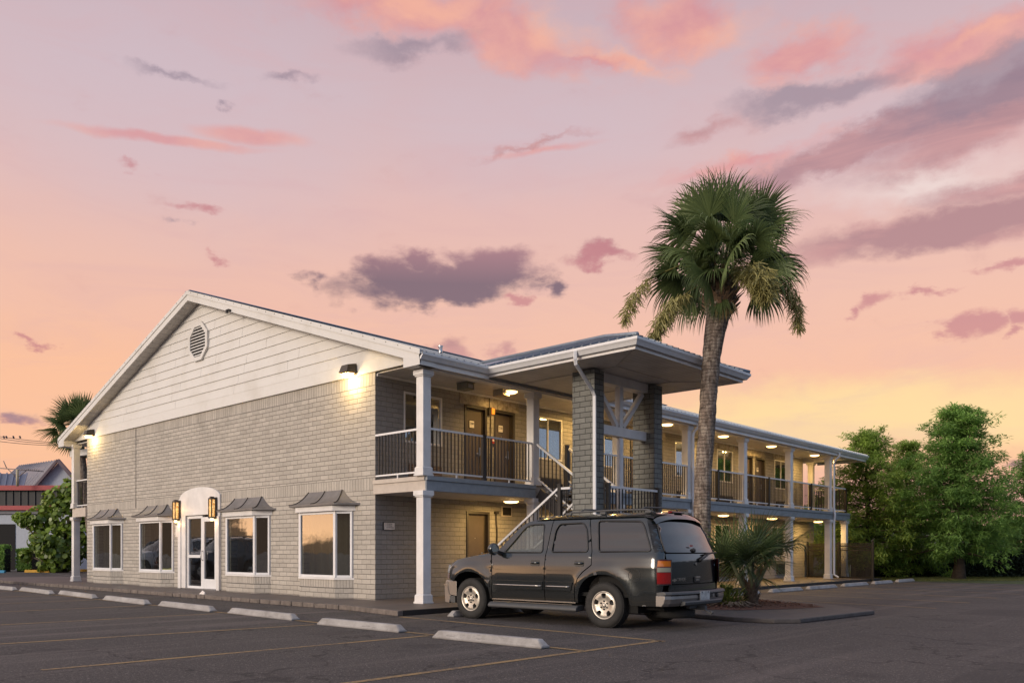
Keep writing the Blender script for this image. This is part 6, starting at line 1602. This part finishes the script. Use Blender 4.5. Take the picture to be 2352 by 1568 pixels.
# sea grape: round leaves
random.seed(91)
sgb = A2(135,1266,50); sgb.z = 0
sg_ = empty('sea_grape_tree', tuple(sgb), 'big bushy sea grape with round yellow green leaves beside the shop', 'tree')
lobes = [(150,1250,3.0,1.3),(110,1240,2.0,1.0),(160,1180,2.2,1.4),(95,1190,1.6,.8),(130,1150,1.5,.9),(175,1130,1.6,1.1),(65,1195,1.2,.5),(200,1230,2,1.5),(135,1290,2.2,1.2),(215,1170,1.5,1.5),(60,1275,.6,.4),(45,1188,.6,.3)]
lf = new_mb(); q = MB()
for (px, py, rx, rz__) in lobes:
    c0 = A2(px, py, 50); q.tube([sgb+Vector((U(-.4,.4),U(-.4,.4),0)), (sgb+c0)/2+Vector((0,0,.2)), c0], [.12,.07,.03], 6)
    n = int(560*rx*rz__/2.5)+120
    for i in range(n):
        v = Vector((U(-1,1),U(-1,1),U(-1,1))); 
        if v.length > 1: continue
        v = v.normalized()*v.length**.4; c = c0+Vector((v.x*rx*.55, v.y*rx*.55, v.z*rz__)); 
        if c.z < .1: c.z = U(.1,.5)
        r_ = U(.10,.17); nn = (v+Vector((U(-.7,.7),U(-.7,.7),U(-.2,.9)))).normalized(); u = nn.cross(Vector((0,0,1)) if abs(nn.z) < .9 else Vector((1,0,0))).normalized(); w2 = nn.cross(u)
        ring = [c+(u*math.cos(a_)+w2*math.sin(a_))*r_ for a_ in [k_*math.pi/3.5 for k_ in range(7)]]
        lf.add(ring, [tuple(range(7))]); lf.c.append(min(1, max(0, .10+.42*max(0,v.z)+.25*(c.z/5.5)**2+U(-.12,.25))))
q.build('trunk', M['bark'], sg_, fixn=False); lf.build('crown', M['grape'], sg_, fixn=False)
a, b_ = A2(-12,1266,51.5), A2(18,1266,51.5); leafbox('low_shrub', a[:2], b_[:2], .8, zat(1255,51.5), M['cypress'], 'small clipped shrub in front of the shop doorway at the left edge', 'shrub', 2600, seed=4)
a, b_ = A2(46,1266,52), A2(80,1266,52); leafbox('low_shrub', a[:2], b_[:2], .9, zat(1262,52), M['cypress'], 'low dark shrub between the shop doorway and the sea grape', 'shrub', 2600, seed=6)
# litter by the front kerb
random.seed(15); lf = MB()
for i in range(260):
    x = U(-14,3); y = -1.68-abs(random.gauss(0,.10)); z = .012 if y < -1.62 else .105; s_ = U(.008,.03); a_ = U(0,3.14); dx, dy = math.cos(a_)*s_, math.sin(a_)*s_
    lf.quad((x-dx,y-dy,z),(x+dy*.5,y-dx*.5,z+.004),(x+dx,y+dy,z+U(.0,.01)),(x-dy*.5,y+dx*.5,z))
tag(lf.build('leaf_litter', simple('leaf litter', (.16,.12,.09), .9, var=.5, scale=20), fixn=False), 'scattered dry leaf litter along the front kerb', 'leaf litter', kind='stuff')
kp = gp(445,1241+160) if False else gp(446,1373); q = MB()
q.add([(kp[0]-.12,kp[1]+.2,.1),(kp[0]+.12,kp[1]+.22,.1),(kp[0]+.08,kp[1]+.3,.1),(kp[0]-.02,kp[1]+.24,.2),(kp[0]+.09,kp[1]+.25,.16)], [(0,1,3),(1,4,3),(1,2,4),(2,3,4),(2,0,3)]); tag(q.build('crumpled_paper', M['plate']), 'crumpled pale paper lying on the front kerb', 'litter')

# ------------------------------------------------------------------ sky and light
SUN_EL = math.radians(13); SUN_DIR = Vector((-.16, -.95, math.tan(SUN_EL))).normalized()   # towards the sun
wd = bpy.data.worlds.new("World"); sc.world = wd; wd.use_nodes = True
t = NT(wd.node_tree); t.n.clear(); wout = t.node('ShaderNodeOutputWorld'); bg = t.node('ShaderNodeBackground'); bg2 = t.node('ShaderNodeBackground'); ads = t.node('ShaderNodeAddShader')
dirn = t.node('ShaderNodeTexCoord').outputs['Generated']
nd = t.vmath('NORMALIZE', dirn)
fx = t.vmath('DOT_PRODUCT', nd, (Rv[0],Rv[1],0)); fz = t.vmath('DOT_PRODUCT', nd, (Fv[0],Fv[1],0))
sx = t.node('ShaderNodeSeparateXYZ'); t.link(nd, sx.inputs[0])
az = t.math('ARCTAN2', fx, fz); el = t.math('ARCSINE', sx.outputs[2])
cv = t.node('ShaderNodeCombineXYZ'); t._in(cv.inputs[0], az); t._in(cv.inputs[1], el); P2v = cv.outputs[0]
def warp(vec, scale, amp, sy):
    mp_ = t.node('ShaderNodeMapping'); mp_.inputs['Scale'].default_value = (1,sy,1); t.link(P2v, mp_.inputs['Vector'])
    nz = t.node('ShaderNodeTexNoise'); t.link(mp_.outputs[0], nz.inputs['Vector']); nz.inputs['Scale'].default_value = scale; nz.inputs['Detail'].default_value = 7; nz.inputs['Roughness'].default_value = .6
    d_ = t.vmath('SUBTRACT', nz.outputs['Color'], (.5,.5,.5)); d_ = t.vmath('MULTIPLY', d_, (amp, amp*.45, 0)); return t.vmath('ADD', vec, d_)
P2w = warp(warp(P2v, 8, .16, 1.8), 26, .05, 1.6)
eld = t.math('MULTIPLY', el, 1/math.radians(40), clamp=True)
front = t.ramp(eld, [(.0,lin(226,160,150)), (.07,lin(236,172,152)), (.14,lin(248,187,145)), (.26,lin(246,187,153)), (.40,lin(239,188,166)), (.56,lin(226,184,177)), (.70,lin(210,181,184)), (.85,lin(198,172,180)), (1,lin(178,160,172))])
def fld(lst):
    f_ = None
    for (px, py, rx, ry, ang, st) in lst:
        a = math.atan((px-CX)/FPX); e_ = math.atan((HY-py)/FPX*math.cos(a)); ca = math.cos(a)
        mp_ = t.node('ShaderNodeMapping', vector_type='TEXTURE'); mp_.inputs['Location'].default_value = (a,e_,0); mp_.inputs['Rotation'].default_value = (0,0,math.radians(ang)); mp_.inputs['Scale'].default_value = (rx*1.35/FPX*ca*ca, ry*1.35/FPX*ca, 1)
        t.link(P2w, mp_.inputs['Vector']); g_ = t.node('ShaderNodeTexGradient', gradient_type='SPHERICAL'); t.link(mp_.outputs[0], g_.inputs[0])
        v = t.math('MULTIPLY', g_.outputs['Fac'], st) if st != 1 else g_.outputs['Fac']
        f_ = v if f_ is None else t.math('MAXIMUM', f_, v)
    return f_
mpn = t.node('ShaderNodeMapping'); mpn.inputs['Scale'].default_value = (1,2.1,1); t.link(P2v, mpn.inputs['Vector'])
nA = t.noise(mpn.outputs[0], 11, 9, .58, .3); nB = t.noise(mpn.outputs[0], 28, 7, .6, .2)
mps = t.node('ShaderNodeMapping'); mps.inputs['Scale'].default_value = (1,4.5,1); mps.inputs['Rotation'].default_value = (0,0,math.radians(6)); t.link(P2v, mps.inputs['Vector'])
nS = t.noise(mps.outputs[0], 5, 8, .6, .8)
def dens(f_, n_, amp, lo, hi): return t.mapr(t.math('ADD', f_, t.math('MULTIPLY', t.math('SUBTRACT', n_, .5), amp*1.45)), lo-.10, hi+.26, 0, 1, True)
gap_ = t.mapr(t.vmath('DOT_PRODUCT', nd, tuple(Vector((-.78,-.62,0)).normalized())), .955, .985, 0, 1, True)
# yellow glow low right, peach low left, soft variation
yg = fld([(1900,965,620,95,0,1.1),(2230,945,420,95,0,1.0)])
c = t.mix(t.mapr(yg, 0, .85, 0, .85, True), front, lin(253,218,152))
pk_ = fld([(60,900,500,160,0,1.2)]); c = t.mix(t.mapr(pk_, 0, .8, 0, .75, True), c, lin(250,190,150))
pl_ = fld([(2100,1190,800,95,0,1.2)]); c = t.mix(t.mapr(pl_, .1, .8, 0, .8, True), c, lin(222,158,150))
lv = fld([(350,250,600,260,0,1.1),(2000,330,350,120,-5,.9),(1250,330,500,120,0,.8)]); c = t.mix(t.mapr(lv, 0, .9, 0, .45, True), c, lin(203,188,199))
wh = fld([(2130,420,330,60,-4,1.1)]); c = t.mix(dens(wh, nS, .5, .15, .9), c, lin(236,212,205))
c = t.mix(t.mapr(nS, .42, .78, 0, .30, True), c, lin(214,168,170))
# mauve streaks on the right
sf = fld([(2000,330,480,36,7,1.25),(2230,300,330,60,9,1.2),(2180,520,400,42,2,1.3),(2300,440,260,40,0,.9),(1370,582,85,18,0,1),(1240,340,150,10,8,.8),(1620,300,130,22,8,.8),(2290,230,200,36,10,1.1),(1030,800,60,26,0,1.1),(1158,805,30,24,0,1)])
c = t.mix(t.math('MULTIPLY', dens(sf, nA, .55, .14, .62), .80), c, t.mix(t.mapr(nS, .4, .62), lin(166,118,124), lin(202,143,140)))
rf_ = fld([(2030,692,70,22,0,1.3),(1960,712,30,12,0,1.1),(2150,668,40,10,0,.9),(2240,745,60,30,0,1.35),(2320,735,45,24,0,1.3),(2325,770,30,12,0,1),(2320,610,60,14,0,1.1),(115,777,26,9,0,1),(1175,705,40,14,0,1.2),(1370,582,80,16,0,1.2),(478,488,60,14,0,1.0),(495,582,34,12,0,.9),(275,380,45,16,0,.8),(45,970,70,16,0,1.0)])
c = t.mix(t.math('MULTIPLY', dens(rf_, nA, .6, .2, .6), .75), c, lin(196,124,128))
# salmon lit clouds
pf = fld([(930,20,300,45,3,1.2),(1150,80,300,52,-14,1.25),(1380,150,120,22,-8,1.1),(1545,50,150,70,0,1.35),(1860,120,170,45,6,1.2),(2180,130,210,60,-2,1.3),(2290,100,120,50,0,1.2),(1700,370,240,22,8,1.0),])
pd = dens(pf, nA, .62, .16, .66)
P2w_ = P2w; P2w = warp(P2v, 14, .035, 1.5); stf = fld([(380,322,230,11,3,1.35),(570,312,125,16,2,1.4),(1250,345,140,8,6,.9),(1630,392,140,12,9,.9)]); P2w = P2w_
pd = t.math('MAXIMUM', pd, t.math('MULTIPLY', dens(stf, nA, .4, .12, .7), .9))
c = t.mix(t.math('MULTIPLY', pd, .68), c, t.mix(t.mapr(nA, .38, .62), lin(218,136,136), lin(240,164,144)))
hi = fld([(1400,140,130,22,-18,1.3),(1280,70,120,40,-10,1.1),(1620,80,150,40,0,1.0),(930,10,160,22,0,1.2),(2250,95,120,22,0,1.0)]); c = t.mix(t.math('MULTIPLY', dens(hi, nA, .5, .2, .9), .45), c, lin(252,184,150))
# dark mauve cumulus and grey bands
gf = fld([(1000,650,235,42,2,1.55),(1130,625,120,52,0,1.5),(880,630,110,50,0,1.45),(960,610,60,30,0,1.2),(1010,680,150,26,0,1.3),(1262,655,42,30,0,1.1),(715,645,50,14,0,.7)])
gd = dens(gf, nA, .75, .24, .62)
c = t.mix(t.math('MULTIPLY', gd, .88), c, t.mix(t.mapr(el, .31, .345), lin(108,86,102), lin(158,112,122)))
g2 = fld([(1880,212,220,30,0,1.35),(2270,205,240,52,6,1.6),(950,105,140,22,6,.9),(400,182,130,12,0,.8),(650,185,70,12,0,.8),(535,258,30,9,0,.8),(50,968,65,18,0,1.0),(395,532,30,9,0,.6)])
c = t.mix(t.math('MULTIPLY', dens(g2, nA, .5, .16, .7), .62), c, lin(134,118,134))
g3 = fld([(2345,1072,60,20,0,1.4)]); c = t.mix(t.math('MULTIPLY', dens(g3, nA, .4, .2, .6), .8), c, lin(128,84,100))
# behind the camera: glowing sunset, cool side, dark tree line
sunw = t.vmath('DOT_PRODUCT', nd, tuple(Vector((-.35,-.94,.05)).normalized()))
glow = t.math('POWER', t.math('MAXIMUM', sunw, 0), 2.2)
lowm = t.mapr(el, 0, .75, 1, .15, True)
back = t.mix(t.mapr(el, .01, .15, 0, 1, True), (1.2,.76,.52,1), (.74,.76,.84,1)); back = t.mix(t.mapr(nS, .35, .7, 0, .5), back, (.62,.42,.46,1))
cool = t.mapr(t.vmath('DOT_PRODUCT', nd, (.95,.1,.25)), .15, .95, 0, 1, True)
back = t.mix(cool, back, (.34,.45,.66,1))
aaz = t.math('ABSOLUTE', az); isb = t.mapr(aaz, .66, 1.1, 0, 1, True); c = t.mix(isb, c, back)
gl2 = t.math('MULTIPLY', t.math('MULTIPLY', glow, lowm), isb)
addc = t.node('ShaderNodeVectorMath', operation='SCALE'); addc.inputs[0].default_value = (.75,.36,.12); t.link(gl2, addc.inputs[3])
sumc = t.vmath('ADD', c, addc.outputs[0])
lowg = t.math('MULTIPLY', t.math('MULTIPLY', gap_, t.mapr(el, 0, .16, 1, 0, True)), isb); ad2 = t.node('ShaderNodeVectorMath', operation='SCALE'); ad2.inputs[0].default_value = (2.6,1.45,.62); t.link(lowg, ad2.inputs[3]); sumc = t.vmath('ADD', sumc, ad2.outputs[0])
tl = t.noise(mpn.outputs[0], 9, 8, .7); gapd = t.vmath('DOT_PRODUCT', nd, tuple(Vector((-.72,-.69,0)).normalized())); gap = t.mapr(gapd, .955, .975, 0, 1, True)
tlh = t.math('ADD', t.math('MULTIPLY', t.math('SUBTRACT', 1, gap), t.mapr(tl, .3, .7, .05, .13)), t.math('MULTIPLY', gap, t.mapr(tl, .3, .7, .008, .035)))
ism = t.math('MULTIPLY', t.mapr(t.math('SUBTRACT', tlh, el), 0, .008), t.mapr(aaz, .68, .76, 0, 1))
sumc = t.mix(t.math('MULTIPLY', ism, .93), sumc, (.03,.032,.03,1))
t.link(sumc, bg.inputs[0]); bg.inputs[1].default_value = 1.0
sky = t.node('ShaderNodeTexSky', sky_type='NISHITA'); sky.sun_disc = False; sky.sun_elevation = SUN_EL; sky.sun_rotation = math.atan2(SUN_DIR.x, SUN_DIR.y)
t.link(t.mix(t.math('MULTIPLY', ism, .93), sky.outputs[0], (0,0,0,1)), bg2.inputs[0]); bg2.inputs[1].default_value = .012
t.link(bg.outputs[0], ads.inputs[0]); t.link(bg2.outputs[0], ads.inputs[1]); t.link(ads.outputs[0], wout.inputs[0])
wd.cycles.sampling_method = 'MANUAL'; wd.cycles.sample_map_resolution = 512
sl_ = bpy.data.lights.new('sun', 'SUN'); sl_.energy = 2.2; sl_.angle = math.radians(20); sl_.color = (1.0,.86,.70)
so = bpy.data.objects.new('sun', sl_); col.objects.link(so); so.rotation_euler = SUN_DIR.to_track_quat('Z','Y').to_euler()
